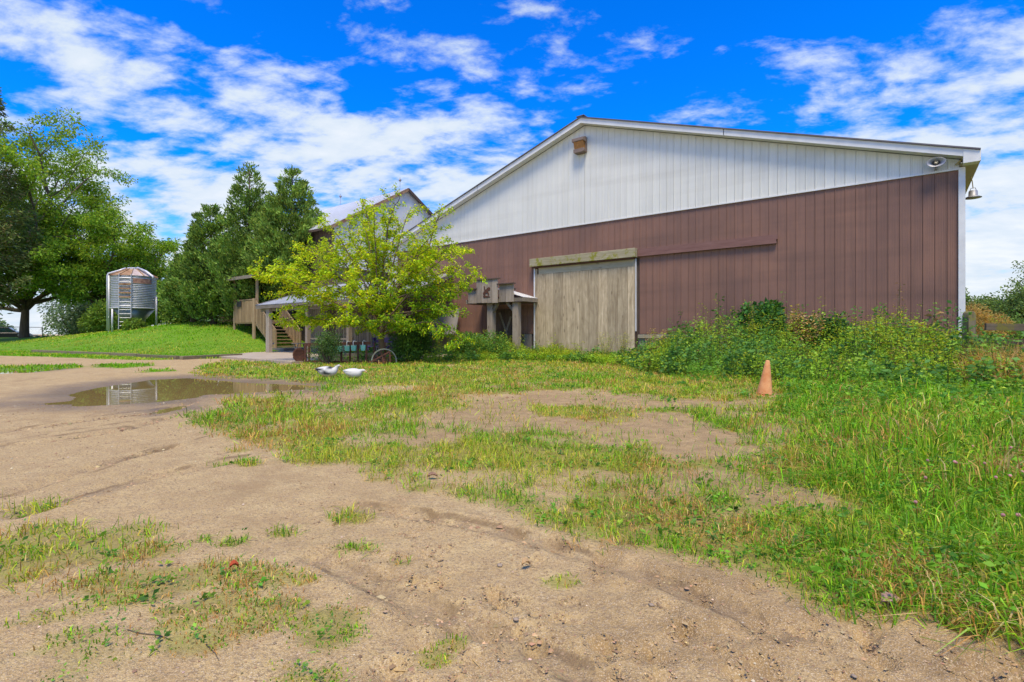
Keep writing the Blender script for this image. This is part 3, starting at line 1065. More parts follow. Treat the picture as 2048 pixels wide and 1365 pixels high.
cb(-16.24, -15.94, -1.12, -0.84, 0, 2.5, 'post', MAT['post'], 0.015)
cb(-14.80, -14.52, -1.12, -0.84, 0, 2.5, 'post', MAT['post'], 0.015)
cb(-17.3, -14.15, -1.19, -1.05, 2.5, 2.66, 'beam', MAT['greywoodx'])
for a_, b_, zt in ((-17.28, -16.76, 3.12), (-16.72, -15.48, 3.52), (-15.44, -14.64, 3.26)):
    n = 2 if b_ - a_ < 0.9 else 4
    for i in range(n):
        xa, xb = a_ + (b_ - a_) * i / n, a_ + (b_ - a_) * (i + 1) / n
        yy = -1.235 - (0.06 if zt > 3.4 else 0.0) + random.uniform(-0.004, 0.004)
        cb(xa + 0.003, xb - 0.003, yy, yy + 0.03, 2.5 - 0.01 * i, zt, 'front_plank', MAT['post'])
    cb(a_ - 0.06, b_ + 0.06, -1.34, -1.16, zt + 0.002, zt + 0.05, 'cap_board', MAT['oldwood'])
for sx, xa, xb in ((1, -14.66, -15.15), (-1, -16.08, -15.62)):
    MB().beam((xa - C0, 0.24, 1.95), (xb - C0, 0.14, 2.52), 0.11, 0.13, (0, 1, 0)).build('brace', MAT['greywood'], can)
for s_ in (-1, 1):
    cx = -15.75 - C0
    ex = cx + s_ * 1.62
    rr_ = MB()
    nrib = 14
    for i in range(nrib):
        y0, y1 = -0.02 + 1.2 * i / nrib, -0.02 + 1.2 * (i + 0.5) / nrib
        for ya, yb, dz in ((y0, y1, 0.02), (y1, y1 + 1.2 * 0.5 / nrib, 0.0)):
            rr_.add([(cx, ya, 3.12 + dz), (cx, yb, 3.12 + dz), (ex, yb, 2.66 + dz), (ex, ya, 2.66 + dz)], [(0, 1, 2, 3)])
    rr_.build('roof_sheet', MAT['roofmetal'], can)
    MB().box(ex - 0.05, ex, -0.03, 1.15, 2.49, 2.655).build('eave_board', MAT['greywoodx'], can)
MB().box(-1.6, 1.6, 0.0, 1.15, 2.47, 2.49).build('ceiling_board', MAT['oldwood'], can)
emb = [(395, 250), (404, 246), (411, 256), (413, 288), (424, 300), (436, 296), (447, 279), (463, 274), (470, 262), (478, 266), (490, 276), (497, 300), (490, 314), (478, 312),
       (466, 322), (463, 338), (474, 356), (480, 380), (476, 396), (466, 396), (462, 372), (450, 356), (438, 352), (424, 362), (408, 378), (420, 392), (450, 400), (476, 404), (493, 408),
       (493, 418), (440, 421), (386, 417), (384, 403), (396, 388), (383, 372), (381, 352), (392, 338), (402, 322), (405, 302), (399, 282)]
k_ = 0.00295
eo = MB().prism([(-16.1 - C0 + (a - 440) * k_ / 0.79, 2.98 + (335 - b) * k_) for a, b in emb], -0.111, -0.100).build('emblem', MAT['rust'], can)
eo['label'] = 'rusted cut-out of a bucking horse and rider'
# something dark lying on the canopy roof
cr = MB()
cr.tube([(0, 0, 0), (0.14, 0.02, 0.03), (0.30, 0.0, 0.02), (0.42, 0.03, 0.0)], [0.03, 0.055, 0.05, 0.03], 8)
o = cr.build('rolled_cloth', MAT['black'], smooth=True)
o.location = (*bw(-15.25, -0.85), 3.16)
o.rotation_euler = (0, R(14), BROT)
tag(o, 'small dark rolled bundle lying on the canopy roof', 'bundle')

# ------------------------------------------------------------------ things fixed to the big barn
fl = empty('floodlight', (*bw(-11.98, -0.02), 8.97), BROT)
tag(fl, 'boxy brown floodlight with amber lens high on the white gable', 'floodlight')
MB().prism([(-0.26, -0.30), (-0.20, -0.34), (0.20, -0.34), (0.26, -0.30), (0.26, 0.30), (0.22, 0.34), (-0.22, 0.34), (-0.26, 0.30)], -0.10, 0.0).build('back_box', MAT['lampbrown'], fl)
hood = MB()
hood.add([(-0.27, -0.10, 0.32), (0.27, -0.10, 0.32), (0.27, -0.36, 0.24), (-0.27, -0.36, 0.24), (-0.27, -0.10, 0.10), (0.27, -0.10, 0.10), (0.27, -0.36, 0.12), (-0.27, -0.36, 0.12)],
         [(0, 3, 2, 1), (4, 5, 6, 7), (0, 1, 5, 4), (1, 2, 6, 5), (2, 3, 7, 6), (3, 0, 4, 7)])
hood.build('hood', MAT['lampbrown'], fl)
ln = MB()
ln.add([(-0.22, -0.30, 0.115), (0.22, -0.30, 0.115), (0.22, -0.22, -0.16), (-0.22, -0.22, -0.16), (-0.22, -0.11, 0.095), (0.22, -0.11, 0.095), (0.22, -0.11, -0.16), (-0.22, -0.11, -0.16)],
       [(0, 3, 2, 1), (4, 5, 6, 7), (0, 1, 5, 4), (1, 2, 6, 5), (2, 3, 7, 6), (3, 0, 4, 7)])
ln.build('lens', MAT['amber'], fl)
MB().prism([(-0.25, -0.17), (-0.25, -0.31), (-0.19, -0.335), (0.19, -0.335), (0.25, -0.31), (0.25, -0.17)], -0.27, -0.102).build('ballast_box', MAT['lampbrown'], fl, bevel=0.015)

hs_ = empty('horn_speaker', (*bw(-0.52, -0.06), 5.90), BROT)
tag(hs_, 'oval grey horn loudspeaker under the roof edge near the barn corner', 'loudspeaker')


def oval_lathe(prof, n=28, sx=1.0, sz=0.62):
    mb = MB()
    for r_, y_ in prof:
        for k in range(n):
            t = 2 * math.pi * k / n
            mb.v.append((r_ * math.cos(t) * sx, y_, r_ * math.sin(t) * sz))
    for i in range(len(prof) - 1):
        for k in range(n):
            mb.f.append((i * n + k, i * n + (k + 1) % n, (i + 1) * n + (k + 1) % n, (i + 1) * n + k))
    mb.f.append(tuple(range(n)))
    mb.f.append(tuple((len(prof) - 1) * n + k for k in range(n - 1, -1, -1)))
    return mb


oval_lathe([(0.05, -0.02), (0.07, -0.10), (0.12, -0.19), (0.20, -0.26), (0.215, -0.27), (0.205, -0.272), (0.11, -0.20), (0.065, -0.13)]).build('horn', MAT['grey'], hs_, True)
oval_lathe([(0.02, -0.12), (0.045, -0.15), (0.05, -0.22), (0.03, -0.25)], 16, 1, 0.9).build('throat_plug', MAT['soffit'], hs_, True)
MB().box(-0.03, 0.03, -0.12, 0.04, -0.16, -0.05).build('bracket', MAT['grey'], hs_)

hl = empty('hanging_lamp', (*bw(0.42, 1.75), 5.18), BROT)
tag(hl, 'grey metal reflector lamp hanging by its cable at the barn corner', 'lamp')
MB().lathe([(0.20, 0.0), (0.205, 0.012), (0.15, 0.045), (0.11, 0.06), (0.105, 0.20), (0.09, 0.225), (0.03, 0.23)], 24).build('shade', MAT['grey'], hl, True)
MB().tube([(-0.08, 0, 0.20), (-0.05, 0, 0.30), (0.05, 0, 0.30), (0.08, 0, 0.20)], 0.01, 6).build('handle', MAT['grey'], hl)
MB().tube([(0, 0, 0.29), (-0.03, -0.1, 0.5), (-0.15, -0.6, 0.72), (-0.30, -1.6, 0.80), (-0.45, -1.80, 0.70), (-0.52, -1.82, 0.62)], 0.012, 6).build('cable', MAT['cable'], hl)
MB().tube([(-0.50, -1.83, 0.62), (-0.42, -1.84, 0.72), (-0.36, -1.83, 0.66), (-0.46, -1.85, 0.60), (-0.38, -1.84, 0.78)], 0.014, 6).build('cable_coil', MAT['cable'], hl)

# ------------------------------------------------------------------ old barn behind
OB = -29.7
old = empty('old_barn', (*bw(OB, 0), 0), BROT)
tag(old, 'old bank barn with white board gable and bright metal roof behind the cedars', 'barn')
HW2, EV2, PK2, WB2 = 5.9, 7.95, 11.45, 5.35
y = 0.0
while y < 2 * HW2 - 0.01:
    y1 = min(y + 0.295, 2 * HW2)

    def tz(q):
        return EV2 + (PK2 - EV2) * (1 - abs(q - HW2) / HW2)
    b_ = MB()
    yy0, yy1 = y + 0.004, y1 - 0.004
    dx_ = random.uniform(-0.008, 0.008)
    b_.add([(dx_, yy0, WB2), (dx_, yy1, WB2), (dx_, yy1, tz(yy1)), (dx_, yy0, tz(yy0)), (dx_ - 0.05, yy0, WB2), (dx_ - 0.05, yy1, WB2), (dx_ - 0.05, yy1, tz(yy1)), (dx_ - 0.05, yy0, tz(yy0))],
           [(0, 1, 2, 3), (7, 6, 5, 4), (0, 4, 5, 1), (1, 5, 6, 2), (2, 6, 7, 3), (3, 7, 4, 0)])
    b_.build('gable_board', MAT['white'], old)
    y = y1
MB().box(-0.16, -0.06, 0.02, 2 * HW2, 0, WB2 + 2.5).build('gable_wall', MAT['greywood'], old)
MB().box(0.01, 0.09, -0.03, 2 * HW2, WB2 - 0.10, WB2 - 0.01).build('sill_board', MAT['oldwood'], old)
x = -16.0
while x < -0.07:
    x1 = min(x + 0.30, -0.06)
    MB().box(x + 0.004, x1 - 0.004, -0.03 + random.uniform(-0.01, 0.01), 0.03, 0, EV2 - 0.05).build('wall_board', MAT['oldwood'], old)
    x = x1
MB().box(-16, -0.2, 0.05, 2 * HW2 - 0.1, 0, EV2 - 0.1).build('wall_core', MAT['oldwood'], old)
for s_ in (-1, 1):
    ey = HW2 + s_ * (HW2 + 0.45)
    ez = EV2 - 0.45 * (PK2 - EV2) / HW2
    rf = MB()
    nr = 60
    for i in range(nr):
        xa = 0.28 - 16.5 * i / nr
        xb = xa - 16.5 * 0.5 / nr
        xc = xa - 16.5 / nr
        for p, q, dz in ((xa, xb, 0.10), (xb, xc, 0.125)):
            rf.add([(p, HW2, PK2 + dz), (q, HW2, PK2 + dz), (q, ey, ez + dz), (p, ey, ez + dz)], [(0, 1, 2, 3)])
    rf.build('roof_sheet', MAT['roofmetal'], old)
    MB().beam((0.24, HW2, PK2 + 0.0), (0.24, ey, ez + 0.0), 0.06, 0.20, (0, 0, 1)).build('rake_board', MAT['rustpaint'] if s_ < 0 else MAT['oldwood'], old)
    MB().beam((0.2, ey + 0.02 * -s_, ez + 0.02), (-16.2, ey + 0.02 * -s_, ez + 0.02), 0.05, 0.14).build('eave_board', MAT['oldwood'], old)
for xx in (-0.7, -8.0):
    rod = MB()
    rod.tube([(xx, HW2, PK2 + 0.1), (xx, HW2, PK2 + 1.05)], 0.014, 6)
    rod.lathe([(0.02, 0.0), (0.09, 0.05), (0.11, 0.11), (0.09, 0.17), (0.02, 0.22)], 10, (xx, HW2, PK2 + 0.72))
    rod.build('lightning_rod', MAT['grey'], old)

# ------------------------------------------------------------------ lean-to porch between the barns
por = empty('lean_to_porch', (*bw(-23.0, -4.8), 0.0), BROT)
tag(por, 'open lean-to porch with galvanised roof behind the yellow-green tree', 'porch')


def pl(t, v, z):
    return (23.0 - t, v + 4.8, z)


nr = 44
for i in range(nr):
    f0, f1, f2 = i / nr, (i + 0.72) / nr, (i + 1) / nr
    s_ = MB()
    for fa, fb, dz in ((f0, f1, 0.0), (f1, f2, 0.03)):
        ta0, tb0 = 17.5 + 12.1 * fa, 17.5 + 12.1 * fb
        ta1, tb1 = 19.35 + 11.0 * fa, 19.35 + 11.0 * fb
        s_.add([pl(tb0, -5.0, 2.66 + dz), pl(ta0, -5.0, 2.66 + dz), pl(ta1, -0.07, 4.16 + dz), pl(tb1, -0.07, 4.16 + dz)], [(0, 1, 2, 3)])
    s_.build('roof_sheet', MAT['porchroof'], por)
MB().beam(pl(17.5, -4.96, 2.56), pl(29.6, -4.96, 2.56), 0.05, 0.19).build('eave_board', MAT['greywoodx'], por)
MB().beam(pl(17.5, -4.98, 2.60), pl(19.33, -0.1, 4.07), 0.05, 0.20).build('rake_board', MAT['greywoodx'], por)
MB().beam(pl(29.6, -4.98, 2.60), pl(30.35, -0.1, 4.07), 0.05, 0.20).build('rake_board', MAT['greywoodx'], por)
for t in (28.6, 24.8, 21.4, 18.1):
    a_ = pl(t, -4.75, 0)
    w_p = 0.17 if t > 28 else 0.09
    MB().box(a_[0] - w_p, a_[0] + w_p, a_[1] - 0.1, a_[1] + 0.1, 0.08, 2.5).build('post', MAT['post'], por, bevel=0.01)
MB().beam(pl(17.6, -4.7, 2.40), pl(29.5, -4.7, 2.40), 0.10, 0.16).build('beam', MAT['greywoodx'], por)
MB().beam(pl(21.4, -4.62, 0.86), pl(24.8, -4.62, 0.86), 0.16, 0.07).build('rail', MAT['greywoodx'], por)
t = 20.6
while t < 29.0:
    t1 = t + random.choice((0.19, 0.22, 0.25))
    zt = 2.9
    a_, b_ = pl(t1 - 0.02, -2.3, 0), pl(t + 0.02, -2.3, 0)
    if not 26.0 < t < 26.9:
        MB().box(a_[0], b_[0], a_[1], a_[1] + 0.03, 0.08, zt).build('wall_board', MAT['greywood'], por)
    t = t1
MB().box(*sorted((pl(20.6, 0, 0)[0], pl(29.0, 0, 0)[0])), pl(0, -2.25, 0)[1], pl(0, -2.22, 0)[1], 0.08, 2.9).build('wall_core', MAT['oldwood'], por)
# leaning sheet beside the porch
sh = MB()
sh.add([pl(21.0, -0.55, 1.05), pl(18.75, -0.55, 1.05), pl(18.75, -0.25, 2.35), pl(19.6, -0.25, 2.25), pl(21.0, -0.45, 1.5),
        pl(21.0, -0.52, 1.05), pl(18.75, -0.52, 1.05), pl(18.75, -0.22, 2.35), pl(19.6, -0.22, 2.25), pl(21.0, -0.42, 1.5)],
       [(0, 1, 2, 3, 4), (9, 8, 7, 6, 5), (0, 5, 6, 1), (1, 6, 7, 2), (2, 7, 8, 3), (3, 8, 9, 4), (4, 9, 5, 0)])
o = sh.build('wall_sheet', m_plain('grey_sheet', (0.30, 0.28, 0.25), 0.8, scale=2), por)
# lit bulb under the porch roof
mE, nd, lk, b, out = newmat('lit_bulb')
b.inputs['Base Color'].default_value = (0.8, 0.6, 0.4, 1)
b.inputs['Emission Color'].default_value = (1.0, 0.62, 0.35, 1)
b.inputs['Emission Strength'].default_value = 4.0
lb = empty('porch_lamp', (*bw(-21.2, -3.6), 1.45), BROT)
tag(lb, 'small lit bulb glowing under the porch roof behind the tree trunk', 'lamp')
MB().lathe([(0.01, -0.08), (0.05, -0.05), (0.06, 0.0), (0.045, 0.05), (0.02, 0.08)], 12).build('bulb', mE, lb, True)
MB().lathe([(0.05, 0.07), (0.05, 0.12), (0.02, 0.14)], 10).build('socket', MAT['black'], lb)
MB().tube([(0, 0, 0.13), (0, 0, 1.62)], 0.008, 5).build('cord', MAT['black'], lb)

# ------------------------------------------------------------------ outdoor stairs and landing
st = empty('wooden_staircase', (*bw(-33.6, -3.0), 0.0), BROT)
tag(st, 'outdoor wooden stairs with slatted railing and a roofed landing by the cedars', 'staircase')
# local x runs down the stairs (towards the barn), y into the wall
LZ = 1.98


def sp(t, v, z):
    return (33.6 - t, v + 3.0, z)


def tb(a, b, w, h, name, mat, up=(0, 0, 1)):
    return MB().beam(a, b, w, h, up).build(name, mat, st)


for i in range(6):
    v0 = -3.0 + i * 0.267
    MB().box(-2.75, 0.05, v0 + 3.0 + 0.004, v0 + 3.0 + 0.262, LZ - 0.04, LZ).build('deck_board', MAT['deckwoodx'], st)
MB().box(-2.75, 0.06, -0.05, -0.008, LZ - 0.24, LZ - 0.03).build('rim_joist', MAT['deckwoodx'], st)
MB().box(0.062, 0.10, -0.04, 1.6, LZ - 0.24, LZ - 0.045).build('rim_joist', MAT['deckwoodx'], st)
MB().box(-0.20, 0.08, -0.13, -0.052, 0.4, 3.32).build('post', MAT['deckwood'], st)
MB().box(-2.74, -2.60, -0.13, -0.052, 0.8, 4.62).build('post', MAT['deckwood'], st)
MB().box(-0.08, 0.05, 0.02, 0.14, LZ, 4.62).build('post', MAT['deckwood'], st)
MB().box(-2.72, -2.60, 1.45, 1.58, 0.8, 4.62).build('post', MAT['deckwood'], st)
MB().box(-3.2, 0.35, -0.4, 1.9, 4.64, 4.74).build('landing_roof', MAT['oldwood'], st)
MB().beam((-3.2, -0.42, 4.66), (0.35, -0.42, 4.66), 0.06, 0.2).build('roof_fascia', MAT['greywoodx'], st)
MB().box(-2.6, -0.2, -0.11, -0.055, 3.22, 3.30).build('handrail', MAT['deckwoodx'], st)
bal = MB().box(-0.042, 0.042, -0.02, 0.02, 0, 1.36).mesh('baluster')
bal.materials.append(MAT['deckwood'])
for i in range(15):
    put('baluster', bal, st, (-2.54 + i * 0.163, -0.08 - 0.053, LZ - 0.16))
clo = MB().box(-2.1, -1.55, -0.20, -0.165, LZ + 0.86, LZ + 1.22).build('dark_panel', MAT['black'], st)
# flight
RUN, ZB_ = 2.45, 0.12
ang = math.atan2(LZ - ZB_, RUN)
for v_, nm in ((-0.03, 'near'), (1.55, 'far')):
    tb((0.0, v_, LZ - 0.10), (RUN, v_, ZB_ + 0.05), 0.05, 0.26, 'stringer', MAT['deckwoodx'])
    tb((-0.02, v_, LZ + 1.22), (RUN + 0.05, v_, ZB_ + 1.15), 0.07, 0.09, 'handrail', MAT['deckwoodx'])
    MB().box(RUN - 0.05, RUN + 0.05, v_ - 0.05, v_ + 0.05, 0.05, ZB_ + 1.25).build('post', MAT['deckwood'], st)
bal2 = MB().box(-0.042, 0.042, -0.018, 0.018, 0, 1.24).mesh('baluster')
bal2.materials.append(MAT['deckwood'])
for v_ in (-0.075, 1.505):
    for i in range(14):
        xx = 0.10 + i * 0.168
        put('baluster', bal2, st, (xx, v_, LZ - 0.06 + (ZB_ - LZ) * xx / RUN))
for i in range(9):
    f = (i + 0.5) / 9
    xx, zz = RUN * f, LZ - (LZ - ZB_) * (i + 1) / 9 + 0.02
    MB().box(xx - 0.15, xx + 0.14, 0.0, 1.52, zz - 0.045, zz).build('tread', MAT['deckwoodx'], st)
MB().box(RUN + 0.1, RUN + 1.4, -0.3, 1.9, 0.08, 0.26).build('bottom_step', MAT['greywoodx'], st)

# ------------------------------------------------------------------ grain bin on the bank
SX, SY = -29.45, 40.0
SZ = 1.45
RB = 1.45
gb = empty('grain_bin', (SX, SY, SZ), 0.0)
tag(gb, 'corrugated steel grain bin on legs with a rusty cone roof', 'grain bin')
Z0, Z1 = 3.05 - SZ + 0.02, 5.55 - SZ          # cylinder bottom and top above the bank
prof = []
nz = 19
for i in range(nz * 6 + 1):
    z_ = Z0 + (Z1 - Z0) * i / (nz * 6)
    prof.append((RB + 0.034 * math.sin(2 * math.pi * i / 6), z_))
MB().lathe(prof, 56).build('bin_wall', MAT['steel'], gb, True)
MB().lathe([(0.32, 0.25), (0.40, 0.32), (RB - 0.05, Z0 - 0.01)], 40).build('hopper', MAT['hopper'], gb, True)
MB().lathe([(RB + 0.02, Z0 - 0.05), (RB + 0.05, Z0 - 0.03), (RB + 0.05, Z0 + 0.03), (RB + 0.02, Z0 + 0.05)], 48).build('hoop', MAT['steelpost'], gb)
nseg = 12
for i in range(nseg):
    a0, a1 = 2 * math.pi * i / nseg + 0.01, 2 * math.pi * (i + 1) / nseg - 0.01
    s_ = MB()
    for r_, z_ in ((RB + 0.09, Z1 - 0.03), (0.42, Z1 + 0.56)):
        s_.v += [(r_ * math.cos(a0), r_ * math.sin(a0), z_), (r_ * math.cos(a1), r_ * math.sin(a1), z_)]
    s_.v += [(0.98 * p[0], 0.98 * p[1], p[2] - 0.03) for p in s_.v]
    s_.f = [(0, 1, 3, 2), (6, 7, 5, 4), (0, 4, 5, 1), (1, 5, 7, 3), (3, 7, 6, 2), (2, 6, 4, 0)]
    s_.build('roof_panel', MAT['rustpaint'] if i not in (10, 11, 0) else m_plain('pale_roof_panel', (0.62, 0.52, 0.44), 0.6, 0.2, scale=4, c2=(0.45, 0.32, 0.24)) if i == 10 else bpy.data.materials['pale_roof_panel'] if 'pale_roof_panel' in bpy.data.materials else MAT['rustpaint'], gb)
    am = 2 * math.pi * i / nseg
    MB().tube([(RB * math.cos(am) + 0.1 * math.cos(am), RB * math.sin(am) + 0.1 * math.sin(am), Z1), (0.42 * math.cos(am), 0.42 * math.sin(am), Z1 + 0.60)], 0.03, 6).build('roof_rib', MAT['rustpaint'], gb)
MB().lathe([(0.46, Z1 + 0.53), (0.46, Z1 + 0.64), (0.40, Z1 + 0.68), (0.05, Z1 + 0.72)], 24).build('roof_cap', MAT['steelpost'], gb)
# rust plate on the front
pmb = MB()
for i in range(9):
    a = R(-56 + i * 6.3)
    for zz in (Z1 - 0.62, Z1 - 0.25):
        pmb.v.append(((RB + 0.035) * math.cos(a), (RB + 0.035) * math.sin(a), zz))
pmb.f = [(2 * i, 2 * i + 2, 2 * i + 3, 2 * i + 1) for i in range(8)]
pl_o = pmb.build('rusted_plate', m_plain('rusted_plate_paint', (0.42, 0.24, 0.16), 0.8, scale=5, c2=(0.20, 0.09, 0.06)), gb)
pl_o['label'] = 'rusted red-brown plate near the top'
for a in (-148, -112, 100, 13):
    ar = R(a)
    px_, py_ = (RB + 0.09) * math.cos(ar), (RB + 0.09) * math.sin(ar)
    gl = h1(SX + px_, SY + py_) - SZ - 0.1
    top = Z1 if a == -148 else Z0 - 0.1 if a == -112 else Z0 + 0.95
    MB().tube([(px_, py_, gl), (px_, py_, top)], 0.065, 8).build('leg', MAT['steelpost'], gb, True)
ar = R(-148)
fp = MB()
fp.tube([((RB + 0.17) * math.cos(ar), (RB + 0.17) * math.sin(ar), -0.1), ((RB + 0.17) * math.cos(ar), (RB + 0.17) * math.sin(ar), Z1 + 0.0),
         ((RB + 0.12) * math.cos(ar), (RB + 0.12) * math.sin(ar), Z1 + 0.14), (0.9 * math.cos(ar), 0.9 * math.sin(ar), Z1 + 0.42), (0.5 * math.cos(ar), 0.5 * math.sin(ar), Z1 + 0.62)], 0.075, 10)
fp.build('filler_pipe', MAT['steelpost'], gb, True)
f2 = MB()
ar = R(-14)
f2.tube([(0.35 * math.cos(ar), 0.35 * math.sin(ar), Z1 + 0.68), (1.2 * math.cos(ar), 1.2 * math.sin(ar), Z1 + 0.36), (1.85 * math.cos(ar), 1.85 * math.sin(ar), Z1 - 0.05), (1.86 * math.cos(ar), 1.86 * math.sin(ar), Z1 - 0.25)], [0.08, 0.09, 0.08, 0.06], 10)
f2.build('roof_pipe', MAT['steelpost'], gb, True)
lad = MB()
LR = [((RB + 0.10) * math.cos(R(q)), (RB + 0.10) * math.sin(R(q))) for q in (-89, -60)]
for sx, sy in LR:
    lad.tube([(sx * 1.03, sy * 1.03, 0.0), (sx, sy, Z1 + 0.05)], 0.032, 6)
lo = lad.build('ladder_rails', MAT['steelpost'], gb)
for i in range(13):
    zz = 0.25 + i * 0.30
    MB().tube([(*LR[0], zz), (*LR[1], zz)], 0.024, 6).build('rung', MAT['steelpost'], lo)
for i in range(4):
    zz = Z0 + 0.8 + i * 0.32
    MB().beam((LR[0][0] * 1.02, LR[0][1] * 1.02, zz), (LR[1][0] * 1.02, LR[1][1] * 1.02, zz), 0.05, 0.11).build('ladder_step', MAT['rustpaint'], lo)
MB().tube([(0.5, -0.9, 0.25), (1.5, -1.0, 0.12)], 0.05, 8).build('auger_tube', MAT['steelpost'], gb)

# ------------------------------------------------------------------ leaves and blades


def unit(v):
    return v / (np.linalg.norm(v, axis=-1, keepdims=True) + 1e-9)


def leaf_cards(name, P, D, L, W, cols, mat, parent=None, fold=0.25, bend=0.0):
    """one folded diamond per leaf: base, two sides, tip"""
    n = len(P)
    D = unit(D)
    rnd = rng.normal(size=(n, 3))
    S = unit(np.cross(D, rnd))
    Nn = np.cross(S, D)
    L = np.broadcast_to(np.asarray(L, float), (n,))[:, None]
    W = np.broadcast_to(np.asarray(W, float), (n,))[:, None]
    mid = P + D * L * 0.45
    V = np.empty((n, 4, 3))
    V[:, 0] = P
    V[:, 1] = mid + S * W * 0.5 + Nn * W * fold
    V[:, 2] = P + D * L - np.array([0, 0, 1.0]) * L * bend
    V[:, 3] = mid - S * W * 0.5 + Nn * W * fold
    lp = np.arange(n * 4)
    c = np.repeat(cols, 4, axis=0)
    me = raw_mesh(name, V.reshape(-1, 3), lp, np.arange(n) * 4, None, {'col': c})
    me.materials.append(mat)
    return put(name, me, parent)


FOL = 1.45


def pal(n, stops, w, jit=0.18):
    """leaf colours: a weighted pick from a small palette, each a little different"""
    stops = np.array(stops)
    k = rng.choice(len(stops), n, p=np.array(w) / sum(w))
    c = stops[k] * FOL * (1 + rng.normal(0, jit, (n, 1))) * (1 + rng.normal(0, jit * 0.35, (n, 3)))
    return np.clip(c, 0.004, 0.9)


def tree_root(name, loc, label, group=None, cat='tree'):
    o = empty(name, loc)
    return tag(o, label, cat, group)


def limb(r_, p, d, L, r0, steps, wander, lift):
    """a wandering tapered limb: list of points and radii"""
    pts, rad = [np.array(p, float)], [r0]
    d = np.array(d, float)
    for i in range(steps):
        d = d + r_.normal(0, wander, 3) + np.array([0, 0, lift])
        d = d / np.linalg.norm(d)
        pts.append(pts[-1] + d * L / steps)
        rad.append(r0 * (1 - 0.72 * (i + 1) / steps))
    return pts, rad, d


def broadleaf(name, label, loc, H, spread, seed, cols, wts, leaf=(0.22, 0.13), nleaf=26000, trunk_r=0.35, fork=0.22, nlimb=8, group=None, bark='bark', up=0.55, clump=0.85, sink=0.25, low=True):
    r_ = np.random.default_rng(seed)
    root = tree_root(name, loc, label, group)
    mb = MB()
    tops = []
    tr, rad, d = limb(r_, (0, 0, -sink), (0.02, 0, 1), H * fork + sink, trunk_r, 6, 0.04, 0.05)
    rad = [trunk_r * (1.25 if i == 0 else 1 - 0.06 * i) for i in range(len(tr))]
    mb.tube(tr, rad, 10)
    top = tr[-1]
    for i in range(nlimb):
        az = 2 * math.pi * (i + r_.uniform(-0.3, 0.3)) / nlimb * 1.0
        el = up + r_.uniform(-0.35, 0.45)
        if i % 4 == 0:
            el = 1.25
        dd = (math.cos(az) * math.cos(el), math.sin(az) * math.cos(el), math.sin(el))
        Lm = (H * (1 - fork)) * (0.62 + 0.38 * math.sin(el)) * r_.uniform(0.8, 1.05)
        Lm = min(Lm, spread * 1.15 / max(math.cos(el), 0.35))
        s0 = tr[-1] if i % 3 else tr[-2]
        pts, rr, d = limb(r_, s0, dd, Lm, trunk_r * 0.50, 9, 0.13, 0.035)
        mb.tube(pts, rr, 7)
        for j in range(2, 10):
            for q in range(2):
                az2 = r_.uniform(0, 2 * math.pi)
                d2 = np.array([math.cos(az2), math.sin(az2), r_.uniform(-0.25, 0.75)]) + 0.5 * (pts[j] - pts[j - 1])
                d2 /= np.linalg.norm(d2)
                L2 = Lm * r_.uniform(0.20, 0.40)
                p2, rr2, _ = limb(r_, pts[j], d2, L2, max(rr[j] * 0.5, 0.02), 5, 0.2, 0.0)
                mb.tube(p2, rr2, 5)
                for kq in (2, 3, 4, 5):
                    tops.append(p2[kq])
        tops.append(pts[-1])
    mb.build('trunk', MAT[bark], root, True)
    T = np.array(tops)
    k = r_.integers(0, len(T), nleaf)
    off = unit(r_.normal(size=(nleaf, 3))) * (r_.random((nleaf, 1)) ** 0.5) * np.array([clump, clump, clump * 0.6]) * 1.05
    P = T[k] + off
    D = unit(off) * 0.7 + r_.normal(size=(nleaf, 3)) * 0.5 + np.array([0, 0, -0.45])
    c = pal(nleaf, cols, wts)
    tone = 1 + 0.22 * (r_.random(len(T))[k] - 0.5)
    leaf_cards('crown', P, D, leaf[0] * r_.uniform(0.7, 1.3, nleaf), leaf[1] * r_.uniform(0.8, 1.2, nleaf), c * tone[:, None], MAT['leaf'], root)
    return root


WAL = [(0.15, 0.26, 0.02), (0.20, 0.31, 0.022), (0.10, 0.19, 0.02), (0.26, 0.32, 0.025)]


